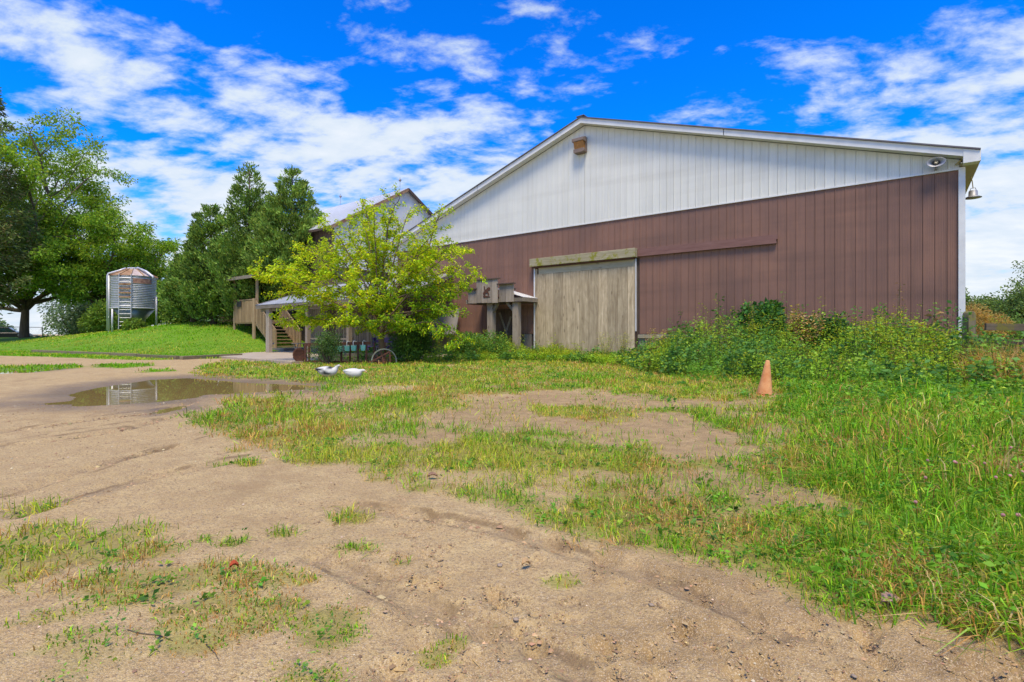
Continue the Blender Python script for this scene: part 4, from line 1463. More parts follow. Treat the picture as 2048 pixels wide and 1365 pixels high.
def conifer(name, label, loc, H, rad, seed, cols, wts, n=26000, low=0.0, lean=(0, 0), group=None, size=(0.24, 0.085), power=0.75, droop=0.25):
    """cedar: whorls of plume-like branches, each a spray of scale-leaf fans"""
    r_ = np.random.default_rng(seed)
    root = tree_root(name, loc, label, group)
    mb = MB()
    mb.tube([(0, 0, -0.3), (lean[0] * .4, lean[1] * .4, H * 0.5), (lean[0], lean[1], H * 0.985)], [0.24, 0.13, 0.02], 8)
    nb = 210
    bz = np.sort(r_.uniform(low, 0.98, nb))
    ba = r_.uniform(0, 2 * math.pi, nb)
    prof = (1 - bz) ** power * (0.86 + 0.28 * r_.random(nb)) * np.clip(0.55 + bz * 3.0, 0, 1)
    bl = rad * prof + 0.10
    base = np.stack([lean[0] * bz, lean[1] * bz, bz * H], 1)
    rise = 0.35 + 0.25 * r_.random(nb)
    for i in range(0, nb, 2):
        e = base[i] + np.array([math.cos(ba[i]) * bl[i] * 0.85, math.sin(ba[i]) * bl[i] * 0.85, rise[i] * bl[i] * 0.8])
        m_ = (base[i] + e) / 2 - np.array([0, 0, 0.08 * bl[i]])
        mb.tube([base[i], m_, e], [0.035, 0.022, 0.008], 5, False)
    mb.build('trunk', MAT['bark'], root, True)
    wgt = bl ** 1.5 + 0.05
    k = r_.choice(nb, n, p=wgt / wgt.sum())
    t = 0.25 + 0.75 * r_.random(n) ** 0.55
    dirv = np.stack([np.cos(ba[k]), np.sin(ba[k]), rise[k] * (0.35 + 0.75 * t)], 1)
    wid = (0.06 + 0.22 * bl[k] * (1.1 - t))[:, None]
    P = base[k] + dirv * (bl[k] * t)[:, None] + r_.normal(size=(n, 3)) * wid * np.array([1, 1, 0.8])
    D = unit(dirv) * 0.8 + r_.normal(size=(n, 3)) * 0.42 + np.array([0, 0, 0.25 + droop])
    c = pal(n, cols, wts)
    c = c * (0.66 + 0.62 * r_.random(nb)[k])[:, None]
    leaf_cards('crown', P, D, size[0] * r_.uniform(0.6, 1.3, n), size[1] * r_.uniform(0.7, 1.3, n), c, MAT['needle'], root, 0.2)
    return root


# cedars between the stairs and the grain bin
CED = [(0.12, 0.20, 0.035), (0.16, 0.25, 0.04), (0.075, 0.14, 0.03), (0.22, 0.28, 0.05)]
g_ = 'cedars at the old barn'
conifer('cedar_tree', 'tallest cedar, thin pointed top, behind the stair landing', (-18.6, 36.2, 1.5), 11.7, 3.5, 21, CED, (4, 4, 3, 1), 31000, 0.03, (0.1, 0), g_, power=0.85)
conifer('cedar_tree', 'dense cedar with rounded cone top, right of the tallest cedar', (-14.85, 34.4, 0.6), 11.6, 3.5, 22, CED, (4, 6, 2, 2), 32000, 0.27, (0.15, 0), g_, power=0.76)
conifer('cedar_tree', 'shorter leaning cedar at the left flank of the cedar group', (-21.0, 36.2, 1.8), 8.3, 2.3, 23, CED, (5, 4, 3, 1), 24000, 0.02, (-0.3, 0), g_, power=0.6)
conifer('cedar_tree', 'lowest spreading cedar nearest the grain bin', (-22.8, 36.8, 1.8), 5.0, 1.9, 24, CED, (5, 4, 3, 1), 22000, 0.02, (-0.4, 0), g_, power=0.55)
conifer('cedar_tree', 'small cedar filling the gap under the two tall cedars', (-17.0, 35.2, 1.2), 8.0, 2.5, 25, CED, (4, 5, 3, 1), 22000, 0.10, (0, 0), g_, power=0.55)

# big walnut trees and a spruce at the left
broadleaf('walnut_tree', 'tall spreading walnut tree with open crown at the far left', (-47.5, 50, 0.5), 20.5, 9.0, 31, WAL, (5, 4, 3, 2), (0.27, 0.14), 72000, 0.42, 0.17, 14, 'trees left of the grain bin', clump=0.95)
broadleaf('walnut_tree', 'smaller walnut tree with dark trunk just left of the grain bin', (-41.5, 51.5, 1.0), 12.5, 6.2, 32, WAL, (5, 4, 4, 1), (0.26, 0.13), 42000, 0.30, 0.26, 8, 'trees left of the grain bin', clump=0.85)
broadleaf('walnut_tree', 'bushy green tree behind the rusty roof of the grain bin', (-38.2, 53.5, 1.0), 6.8, 4.2, 33, WAL, (5, 4, 4, 1), (0.26, 0.13), 30000, 0.24, 0.22, 8, 'trees left of the grain bin', clump=0.8)
SPR = [(0.085, 0.125, 0.035), (0.12, 0.155, 0.04), (0.13, 0.10, 0.045)]
conifer('spruce_tree', 'tall drooping spruce cut by the left edge of the photo', (-44.7, 43.5, 0.3), 23.5, 4.4, 36, SPR, (5, 4, 2), 26000, 0.12, (0, 0), None, (0.34, 0.09), 0.8, -0.75)
# bushes behind the bank
BSH = [(0.13, 0.21, 0.03), (0.18, 0.26, 0.035), (0.09, 0.15, 0.03)]
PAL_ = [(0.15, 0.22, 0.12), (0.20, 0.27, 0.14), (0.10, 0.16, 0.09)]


def bush(name, label, loc, rx, ry, rz, n, cols, wts, seed, size=(0.16, 0.09), group=None, cat='bush', lumps=9, stems=7, mat='leaf'):
    r_ = np.random.default_rng(seed)
    root = tree_root(name, loc, label, group, cat)
    mb = MB()
    ctr = []
    for i in range(lumps):
        a = r_.uniform(0, 2 * math.pi)
        q = math.sqrt(r_.random()) * 0.72
        zc = r_.uniform(0.30, 0.82)
        ctr.append((math.cos(a) * q * rx * (1.15 - 0.5 * zc), math.sin(a) * q * ry * (1.15 - 0.5 * zc), zc * rz))
    for i in range(stems):
        c = ctr[i % lumps]
        pts, rr, _ = limb(r_, (c[0] * 0.15, c[1] * 0.15, -0.1), (c[0], c[1], c[2] + 0.3), np.linalg.norm(c) * 1.05, 0.02 + 0.012 * rz, 5, 0.12, 0.05)
        mb.tube(pts, rr, 5)
    mb.build('stem', MAT['bark'], root, True)
    C = np.array(ctr)
    k = r_.integers(0, lumps, n)
    u = unit(r_.normal(size=(n, 3))) * (r_.random((n, 1)) ** 0.45)
    P = C[k] + u * np.array([rx, ry, rz]) * 0.42
    P[:, 2] = np.abs(P[:, 2])
    D = u + r_.normal(size=(n, 3)) * 0.6 + np.array([0, 0, -0.15])
    c = pal(n, cols, wts) * (0.85 + 0.3 * r_.random(lumps)[k])[:, None]
    leaf_cards('foliage', P, D, size[0] * r_.uniform(0.6, 1.4, n), size[1] * r_.uniform(0.7, 1.3, n), c, MAT[mat], root)
    return root


gB = 'bushes behind the grassy bank'
bush('bush', 'pale grey-green willow bush behind the bank, right of the walnut trunk', (-52, 61, 0), 4.2, 3, 6.2, 9000, PAL_, (4, 3, 3), 51, (0.34, 0.13), gB)
bush('bush', 'round mid-green bush behind the bank, left of the small walnut', (-46.5, 60, 0), 3.6, 2.6, 3.6, 7000, BSH, (4, 4, 2), 52, (0.3, 0.15), gB)
bush('bush', 'leafy bush at the foot of the small walnut tree', (-37.6, 47.5, 1.0), 2.2, 1.8, 2.6, 6000, BSH, (4, 3, 3), 53, (0.24, 0.13), gB)
bush('bush', 'dark green bush between grain bin and lowest cedar', (-25.9, 39.6, 1.5), 1.9, 1.6, 3.0, 8000, BSH, (3, 2, 5), 54, (0.22, 0.12), gB)
bush('bush', 'small leafy bush under the hopper of the grain bin', (-28.3, 38.4, 1.4), 0.9, 0.5, 0.75, 2600, BSH, (3, 3, 3), 55, (0.18, 0.1), gB)
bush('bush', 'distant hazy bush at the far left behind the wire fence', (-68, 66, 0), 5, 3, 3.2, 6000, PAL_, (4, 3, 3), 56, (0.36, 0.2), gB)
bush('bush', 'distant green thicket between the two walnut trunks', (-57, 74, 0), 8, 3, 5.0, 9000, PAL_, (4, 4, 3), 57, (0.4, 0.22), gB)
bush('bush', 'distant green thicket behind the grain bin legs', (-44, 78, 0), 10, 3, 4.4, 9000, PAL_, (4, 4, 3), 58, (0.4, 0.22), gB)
# tree line right of the barn
gT = 'tree line beyond the paddock'
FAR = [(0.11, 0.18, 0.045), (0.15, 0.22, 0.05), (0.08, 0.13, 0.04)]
for i, (px_, d_, hh, sp_, lab) in enumerate(((2040, 62, 9.6, 3.2, 'tallest tree of the far tree line, at the right photo edge'), (1935, 118, 10.0, 6.0, 'hazy far tree touching the barn corner'),
                                           (1975, 120, 9.2, 6.0, 'hazy rounded far tree, second from the barn corner'), (2010, 104, 8.8, 6.0, 'hazy rounded far tree left of the tallest one'),
                                           (2060, 98, 8.6, 6.0, 'hazy far tree cut by the right photo edge'), (2120, 100, 9.2, 6, 'far tree just beyond the right photo edge'))):
    broadleaf('tree', lab, ((px_ - 1024) / F * d_, d_, 0), hh, sp_, 60 + i, FAR, (4, 4, 3), (0.5, 0.28) if i else (0.3, 0.17), 9000, 0.25, 0.2, 7, gT, clump=1.2 if i else 0.75)
bush('bush', 'orange-brown drooping bush beside the barn corner', ((1962 - 1024) / F * 48, 48, 0), 3.0, 2.0, 3.4, 7000, [(0.40, 0.26, 0.08), (0.32, 0.20, 0.06), (0.28, 0.25, 0.08)], (4, 3, 2), 71, (0.3, 0.06), None)
bush('bush', 'green hedge bush behind the paddock rails', ((2030 - 1024) / F * 55, 55, 0), 5.0, 2.0, 2.6, 7000, FAR, (4, 3, 2), 72, (0.3, 0.15), None)
bush('bush', 'far hedge bush low behind the fence post', ((1945 - 1024) / F * 75, 75, 0), 6.0, 2.0, 3.6, 6000, FAR, (4, 3, 2), 73, (0.36, 0.2), None)

# ------------------------------------------------------------------ the yellow-green tree in front of the porch
TX, TY = (764 - 1024) / F * 19.6, 19.6
sap = tree_root('young_tree', (TX, TY, 0), 'multi-stemmed young tree with yellow-green leaves in front of the porch')


def make_sapling():
    r_ = np.random.default_rng(77)
    k = TY / F

    def P(px, py, dz=0.0):
        return np.array([(px - 764) * k, dz, CAMH - (py - HZ) * k])
    limbs = [([P(764, 735), P(763, 690), P(764, 650), P(760, 620, .05)], 0.125),
             ([P(761, 655), P(748, 625, -.1), P(720, 590, -.2), P(690, 562, -.3), P(650, 520, -.5), P(622, 500, -.6)], 0.06),
             ([P(760, 625), P(752, 590), P(746, 540, .1), P(742, 480, .2), P(730, 430, .3), P(722, 400, .3)], 0.065),
             ([P(762, 640), P(776, 605, .1), P(800, 570, .2), P(832, 530, .3), P(856, 490, .3), P(872, 440, .2), P(880, 425, .2)], 0.065),
             ([P(760, 620), P(764, 570), P(770, 510, -.1), P(776, 460, -.1), P(790, 410, 0), P(800, 395)], 0.055),
             ([P(760, 660), P(720, 625, -.3), P(680, 605, -.6), P(620, 580, -.7), P(570, 560, -.8), P(536, 552, -.8)], 0.05),
             ([P(762, 665), P(715, 650, .3), P(660, 640, .3), P(600, 635, .2), P(556, 640, .1)], 0.045),
             ([P(765, 650), P(800, 635, .2), P(845, 615, .1), P(890, 600, -.1), P(930, 575, -.2), P(952, 545, -.3)], 0.05),
             ([P(766, 668), P(810, 660, -.3), P(850, 645, -.5), P(890, 650, -.7), P(920, 672, -.8), P(932, 690, -.8)], 0.04),
             ([P(832, 530, .3), P(870, 510, .3), P(905, 495, .2), P(930, 500, .1)], 0.03),
             ([P(800, 570, .2), P(850, 560, 0), P(890, 545, -.2), P(915, 530, -.3)], 0.03),
             ([P(746, 540, .1), P(705, 490, .3), P(690, 455, .4), P(700, 420, .4)], 0.03),
             ([P(760, 640), P(745, 610, -.8), P(735, 590, -1.5), P(720, 560, -2.0)], 0.045),
             ([P(764, 645), P(785, 610, -.8), P(800, 595, -1.5), P(815, 560, -1.9)], 0.045),
             ([P(760, 640), P(752, 600, .8), P(740, 570, 1.5), P(730, 530, 2.0)], 0.045),
             ([P(764, 640), P(790, 600, .8), P(815, 570, 1.5), P(830, 500, 1.8)], 0.045),
             ([P(764, 670), P(780, 650, -.7), P(800, 640, -1.3), P(815, 650, -1.7)], 0.035),
             ([P(760, 668), P(735, 650, -.7), P(715, 645, -1.4), P(690, 650, -1.7)], 0.035),
             ([P(690, 562, -.3), P(640, 550, -.2), P(590, 540, -.3), P(560, 535, -.4)], 0.025),
             ([P(764, 662), P(800, 650, .6), P(850, 630, 1.0), P(890, 620, 1.1)], 0.035)]
    fork = [P(760, 632), P(762, 650), P(757, 615), P(764, 605)]
    for i in range(30):
        th = math.pi * (-0.10 + 1.20 * (i + r_.random()) / 30)
        q = r_.uniform(0.72, 1.0)
        e = P(742 + 208 * math.cos(th) * q, 592 - 198 * max(math.sin(th), -0.3) * q, r_.uniform(-1.9, 1.9))
        b0 = fork[i % 4]
        m1 = b0 + (e - b0) * 0.35 + np.array([0, 0, 0.10])
        m2 = b0 + (e - b0) * 0.7 + np.array([0, 0, 0.22])
        limbs.append(([b0, m1, m2, e], 0.032))
    mb = MB()
    LP, LD = [], []
    for li, (pts, r0) in enumerate(limbs):
        # smooth
        q = [pts[0]]
        for a, b in zip(pts[:-1], pts[1:]):
            for f in (0.5, 1.0):
                q.append(a + (b - a) * f + r_.normal(0, 0.025, 3) * (f < 1))
        nq = len(q)
        rad = [r0 * (1 - (0.25 if li == 0 else 0.82) * i / (nq - 1)) for i in range(nq)]
        mb.tube(q, rad, 8)
        if li == 0:
            continue
        tl = 0
        for i in range(1, nq):
            seg = q[i] - q[i - 1]
            L = np.linalg.norm(seg)
            ns = max(1, int(L / (0.11 if li < 20 else 0.16)))
            for s in range(ns):
                f = (i + s / ns) / nq
                if f < (0.22 if li < 20 else 0.45):
                    continue
                p = q[i - 1] + seg * (s + r_.random()) / ns
                a = r_.uniform(0, 2 * math.pi)
                d = np.array([math.cos(a), math.sin(a), r_.uniform(-0.25, 0.55)]) * 0.8 + 0.55 * seg / L
                d /= np.linalg.norm(d)
                L2 = r_.uniform(0.35, 1.0) * (1.05 - 0.35 * f)
                tp, tr_, _ = limb(r_, p, d, L2, 0.010, 4, 0.14, -0.05)
                mb.tube(tp, tr_, 4, False)
                nl = int(L2 * (110 if li < 20 else 85))
                T = np.array(tp)
                g = r_.random(nl) ** 0.7 * 3.999
                b0 = g.astype(int)
                dd = unit(T[b0 + 1] - T[b0])
                sd = np.cross(dd, (0, 0, 1)) * r_.choice((-1, 1), nl)[:, None]
                LP.append(T[b0] + (T[b0 + 1] - T[b0]) * (g - b0)[:, None] + r_.normal(0, 0.06, (nl, 3)))
                LD.append(dd * 0.55 + sd * 0.7 + np.array([0, 0, -0.28]) + r_.normal(0, 0.25, (nl, 3)))
    mb.build('trunk', MAT['barklight'], sap, True)
    LP, LD = np.concatenate(LP), np.concatenate(LD)
    n = len(LP)
    c = 1.08 * pal(n, [(0.42, 0.47, 0.012), (0.33, 0.43, 0.012), (0.24, 0.35, 0.012), (0.55, 0.48, 0.015)], (3, 4, 5, 1.0), 0.2)
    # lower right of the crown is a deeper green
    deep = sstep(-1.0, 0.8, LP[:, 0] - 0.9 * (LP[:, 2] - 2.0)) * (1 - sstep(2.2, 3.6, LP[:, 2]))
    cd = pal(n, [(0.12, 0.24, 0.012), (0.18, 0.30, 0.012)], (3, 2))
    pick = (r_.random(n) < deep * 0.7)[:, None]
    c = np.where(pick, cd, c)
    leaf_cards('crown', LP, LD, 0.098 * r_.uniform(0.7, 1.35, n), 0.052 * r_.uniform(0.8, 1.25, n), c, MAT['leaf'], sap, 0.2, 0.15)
    print('sapling leaves', n)


make_sapling()

# ------------------------------------------------------------------ grass and weeds


def blades(name, x, y, z, hgt, wid, cols, lean=0.45, label=None):
    """three-point curved blades, all in one mesh"""
    n = len(x)
    a = rng.uniform(0, 2 * math.pi, n)
    d = np.stack([np.cos(a), np.sin(a)], 1)
    fa = rng.uniform(0, 2 * math.pi, n)
    s = np.stack([np.cos(fa), np.sin(fa)], 1) * (wid * 0.5)[:, None]
    ln = (rng.random(n) ** 0.8 * lean * 2 * (1 + 0.9 * (rng.random(n) < 0.3)))[:, None] * hgt[:, None]
    V = np.empty((n, 5, 3), np.float32)
    V[:, 0, :2] = np.stack([x, y], 1) - s
    V[:, 1, :2] = np.stack([x, y], 1) + s
    V[:, 0, 2] = V[:, 1, 2] = z - 0.012
    m = np.stack([x, y], 1) + d * ln * 0.32
    V[:, 2, :2] = m + s * 0.8
    V[:, 3, :2] = m - s * 0.8
    V[:, 2, 2] = V[:, 3, 2] = z + hgt * np.clip(0.72 - 0.18 * ln[:, 0] / np.maximum(hgt, 1e-3), 0.30, 0.66)
    V[:, 4, :2] = np.stack([x, y], 1) + d * ln
    V[:, 4, 2] = z + hgt * np.clip(1.05 - 0.45 * ln[:, 0] / np.maximum(hgt, 1e-3), 0.12, 1.0)
    b = (np.arange(n) * 5)[:, None]
    lp = (b + np.array([[0, 1, 2, 3, 3, 2, 4]])).ravel()
    st_ = (np.arange(n) * 7)[:, None] + np.array([[0, 4]])
    me = raw_mesh(name, V.reshape(-1, 3), lp, st_.ravel(), None, {'col': np.repeat(cols, 5, axis=0)})
    me.materials.append(MAT['grass'])
    o = put(name, me)
    tag(o, label, 'grass' if label else None, kind='stuff')
    return o


def sample_sector(n, r0, r1, p, half=R(62)):
    """points thinning out with distance from the yard's near edge: density ~ r^-p"""
    q = 2 - p
    u = rng.random(n)
    r = (r0 ** q + u * (r1 ** q - r0 ** q)) ** (1 / q)
    t = rng.uniform(-half, half, n)
    return np.sin(t) * r, np.cos(t) * r


GREEN = [(0.16, 0.33, 0.012), (0.115, 0.26, 0.012), (0.24, 0.37, 0.02), (0.07, 0.18, 0.014)]
YEL = [(0.38, 0.38, 0.035), (0.29, 0.34, 0.03), (0.44, 0.34, 0.08), (0.18, 0.25, 0.02)]
DRY = [(0.42, 0.25, 0.07), (0.34, 0.18, 0.05), (0.46, 0.34, 0.14)]


def in_building(x, y):
    bx, by = to_barn(x, y)
    a = (bx > -23.8) & (bx < 0.1) & (by > -0.05)
    b = (bx > -30.5) & (bx < -17.2) & (by > -8.7) & (by < 12)
    pad_ = sdf(pp, x, y) > -0.02
    return a | (b & (by > -4.0)) | pad_


def make_grass():
    n = 600000
    x, y = sample_sector(n, 1.35, 62, 1.6)
    tot, lush, lawn = cover(x, y)
    clumpy = fbm(x * 7, y * 7, 3, 55)
    keep = (rng.random(n) < tot * (0.35 + 1.1 * sstep(0.35, 0.62, clumpy) + 0.5 * lush + 0.6 * lawn)) & ~in_building(x, y)
    x, y, lush, lawn, clumpy = x[keep], y[keep], lush[keep], lawn[keep], clumpy[keep]
    d = np.hypot(x, y)
    n = len(x)
    z = height(x, y, True, False)
    tall = np.clip(0.30 + (x - 0.5 * y) / 3.5, 0, 1) * lush * (0.6 + 0.8 * fbm(x * 1.2, y * 1.2, 3, 61))
    tuft = sstep(0.42, 0.68, fbm(x * 1.9, y * 1.9, 3, 63))
    h = (0.022 + (0.045 + 0.11 * tuft) * clumpy * sstep(1.8, 5, d) + 0.022 * clumpy) * rng.uniform(0.5, 1.5, n)
    h = h * (1 + 0.5 * lush) + 0.13 * tall * rng.uniform(0.4, 1.3, n)
    h = np.where(lawn > 0.5, np.minimum(h, 0.12), h) * sstep(0.6, 3.2, d + 0.4 * x)
    w = (0.0048 + 0.0036 * tall) * np.maximum(1.0, d / 3.6) ** 0.88
    c = pal(n, GREEN, (5, 4, 3, 3), 0.27)
    cy = pal(n, YEL, (4, 4, 2, 3), 0.25)
    cd = pal(n, DRY, (3, 3, 2))
    nn = fbm(x * 0.9, y * 0.9, 4, 67)
    fy = sstep(0.40, 0.60, nn) * (1 - 0.75 * lush) * (1 - 0.35 * lawn)
    fd = sstep(0.52, 0.70, fbm(x * 1.7, y * 1.7, 3, 69)) * (0.55 - 0.35 * lawn)
    # browned edge along the sandy track
    edge = np.exp(-(sdf(P_MAIN, x, y) / 0.5) ** 2) * sstep(0.5, 3, x) * 0.35
    u = rng.random(n)
    c = np.where((u < 0.15 + fy * 0.7)[:, None], cy, c)
    c = np.where((rng.random(n) < np.maximum(fd, edge) + 0.04)[:, None], cd, c)
    lw = lawn > 0.5
    c[lw] = pal(int(lw.sum()), [(0.13, 0.31, 0.007), (0.10, 0.25, 0.007), (0.22, 0.35, 0.01)], (5, 3, 2), 0.14)
    yl = lw & (rng.random(n) < 0.75 * sstep(0.48, 0.64, fbm(x * 0.35, y * 0.5, 4, 68)))
    c[yl] = pal(int(yl.sum()), YEL, (4, 4, 2, 1))
    c[lw] *= (0.72 + 0.55 * fbm(x[lw] * 0.8, y[lw] * 0.8, 4, 65))[:, None]
    blades('grass', x, y, z, h, w, c, 0.85, 'short patchy grass over the yard and the bank')
    print('grass blades', n)
    # long arching blades at the right
    n = 52000
    x, y = rng.uniform(1.0, 14, n), 1.6 + 13 * rng.random(n) ** 1.5
    tot, lush, lawn = cover(x, y)
    dens = sstep(0.0, 1.2, x - 0.52 * y) * sstep(0.35, 0.6, fbm(x * 0.8, y * 0.8, 3, 101) + 0.12) * (0.35 + 0.65 * np.exp(-y / 6))
    keep = (rng.random(n) < tot * lush * dens) & ~in_building(x, y)
    x, y = x[keep], y[keep]
    n = len(x)
    d = np.hypot(x, y)
    c = pal(n, [(0.18, 0.34, 0.03), (0.13, 0.27, 0.03), (0.26, 0.40, 0.07), (0.36, 0.30, 0.07)], (5, 4, 3, 1))
    blades('long_grass', x, y, height(x, y, True, False), rng.uniform(0.10, 0.32, n) * np.clip(0.55 + 0.15 * (x - 0.5 * y) + 0.03 * y, 0.45, 1.1), 0.0085 * np.maximum(1, d / 6), c, 1.0, 'long arching green grass at the right of the yard')
    print('long', n)


make_grass()


def make_clover():
    """broad-leaved ground plants: rosettes of plantain and clover along the sward"""
    n = 42000
    x, y = sample_sector(n, 1.5, 22, 1.3, R(58))
    tot, lush, lawn = cover(x, y)
    patch = sstep(0.47, 0.62, fbm(x * 1.9, y * 1.9, 3, 111))
    edge = np.exp(-(sdf(P_MAIN, x, y) / 0.45) ** 2)
    keep = (rng.random(n) < tot * np.clip(0.12 + 0.85 * patch * (0.5 + 0.8 * lush) + 0.6 * edge * sstep(0.5, 3.0, x), 0, 1) * (1 - lawn)) & ~in_building(x, y)
    x, y = x[keep], y[keep]
    n = len(x)
    z = height(x, y, True, False)
    d = np.hypot(x, y)
    m = 5
    a = rng.uniform(0, 2 * math.pi, (n, m))
    el = rng.uniform(0.15, 0.95, (n, m))
    D = np.stack([np.cos(a) * np.cos(el), np.sin(a) * np.cos(el), np.sin(el)], -1).reshape(-1, 3)
    big = rng.random(n) < 0.28
    L = np.where(big, 0.042, 0.024) * rng.uniform(0.7, 1.3, n)
    P = np.stack([x, y, z + 0.004], 1)
    stalk = rng.uniform(0.0, 1.0, (n, m)) * np.where(big, 0.012, 0.04)[:, None]
    P = np.repeat(P, m, 0) + D * stalk.reshape(-1, 1) + np.array([0, 0, 1]) * stalk.reshape(-1, 1) * 0.8
    Lr = np.repeat(L * np.clip(d / 3.4, 0.5, 1), m) * rng.uniform(0.7, 1.2, n * m) * np.maximum(1, np.repeat(d, m) / 9)
    c = np.repeat(pal(n, [(0.11, 0.24, 0.03), (0.16, 0.30, 0.035), (0.08, 0.19, 0.035), (0.24, 0.32, 0.04)], (4, 4, 3, 1.5)), m, 0) * rng.uniform(0.85, 1.15, (n * m, 1))
    o = leaf_cards('ground_weeds', P, D, Lr, Lr * 0.52, c, MAT['leaf'], None, 0.12, 0.2)
    tag(o, 'low clover and plantain leaves growing among the grass', 'weeds', kind='stuff')
    print('rosettes', n)


make_clover()



def make_herbs():
    """leafy herbs through the long grass at the right"""
    r_ = np.random.default_rng(15)
    n = 9000
    x, y = r_.uniform(0.9, 13, n), 1.7 + 12 * r_.random(n) ** 1.35
    tot, lush, lawn = cover(x, y)
    keep = (r_.random(n) < tot * (0.15 + 0.85 * lush) * sstep(0.30, 0.56, fbm(x * 1.1, y * 1.1, 3, 105))) & ~in_building(x, y) & (np.hypot(x - 4.5, y - 9) > 0.4)
    x, y = x[keep], y[keep]
    n = len(x)
    z = height(x, y, True, False)
    h = (0.05 + 0.22 * np.clip((x - 0.42 * y) / 3.0, 0, 1)) * r_.uniform(0.5, 1.3, n)
    m = 13
    t = r_.random((n, m)) ** 0.8
    a = r_.uniform(0, 2 * math.pi, (n, m))
    off = np.stack([np.cos(a), np.sin(a), r_.uniform(-0.1, 0.6, (n, m))], -1)
    P = np.stack([x, y, z], 1)[:, None] + np.stack([0 * t, 0 * t, t * h[:, None]], -1) + off * (0.02 + 0.5 * h[:, None] * (1.1 - t) * r_.random((n, m)))[..., None] * np.array([1, 1, 0.5])
    d = np.hypot(x, y)
    L = np.repeat(0.026 * np.maximum(1, d / 5.5) * r_.uniform(0.7, 1.7, n), m) * r_.uniform(0.7, 1.3, n * m)
    c = np.repeat(pal(n, [(0.11, 0.25, 0.02), (0.16, 0.31, 0.025), (0.08, 0.20, 0.03), (0.24, 0.33, 0.03)], (4, 4, 3, 1)), m, 0) * r_.uniform(0.85, 1.15, (n * m, 1))
    o = leaf_cards('herbs', P.reshape(-1, 3), off.reshape(-1, 3) + np.array([0, 0, 0.1]), L, L * 0.55, c, MAT['leaf'], None, 0.12, 0.2)
    tag(o, 'leafy green herbs through the long grass at the right', 'weeds', kind='stuff')
    print('herbs', n)


make_herbs()

X_K = [-21.5, -18, -16.2, -14.6, -14.0, -11.5, -10.2, -8.5, -7, -4, -2, 0, 3, 8]
H_B = [0.75, 0.85, 0.75, 0.5, 0.30, 0.26, 0.40, 0.55, 1.2, 1.45, 1.3, 1.1, 0.75, 0.7]
W_B = [8.4, 7.0, 5.6, 2.6, 1.4, 1.4, 1.8, 2.8, 5.2, 6.6, 6.8, 7.0, 7.0, 7.0]


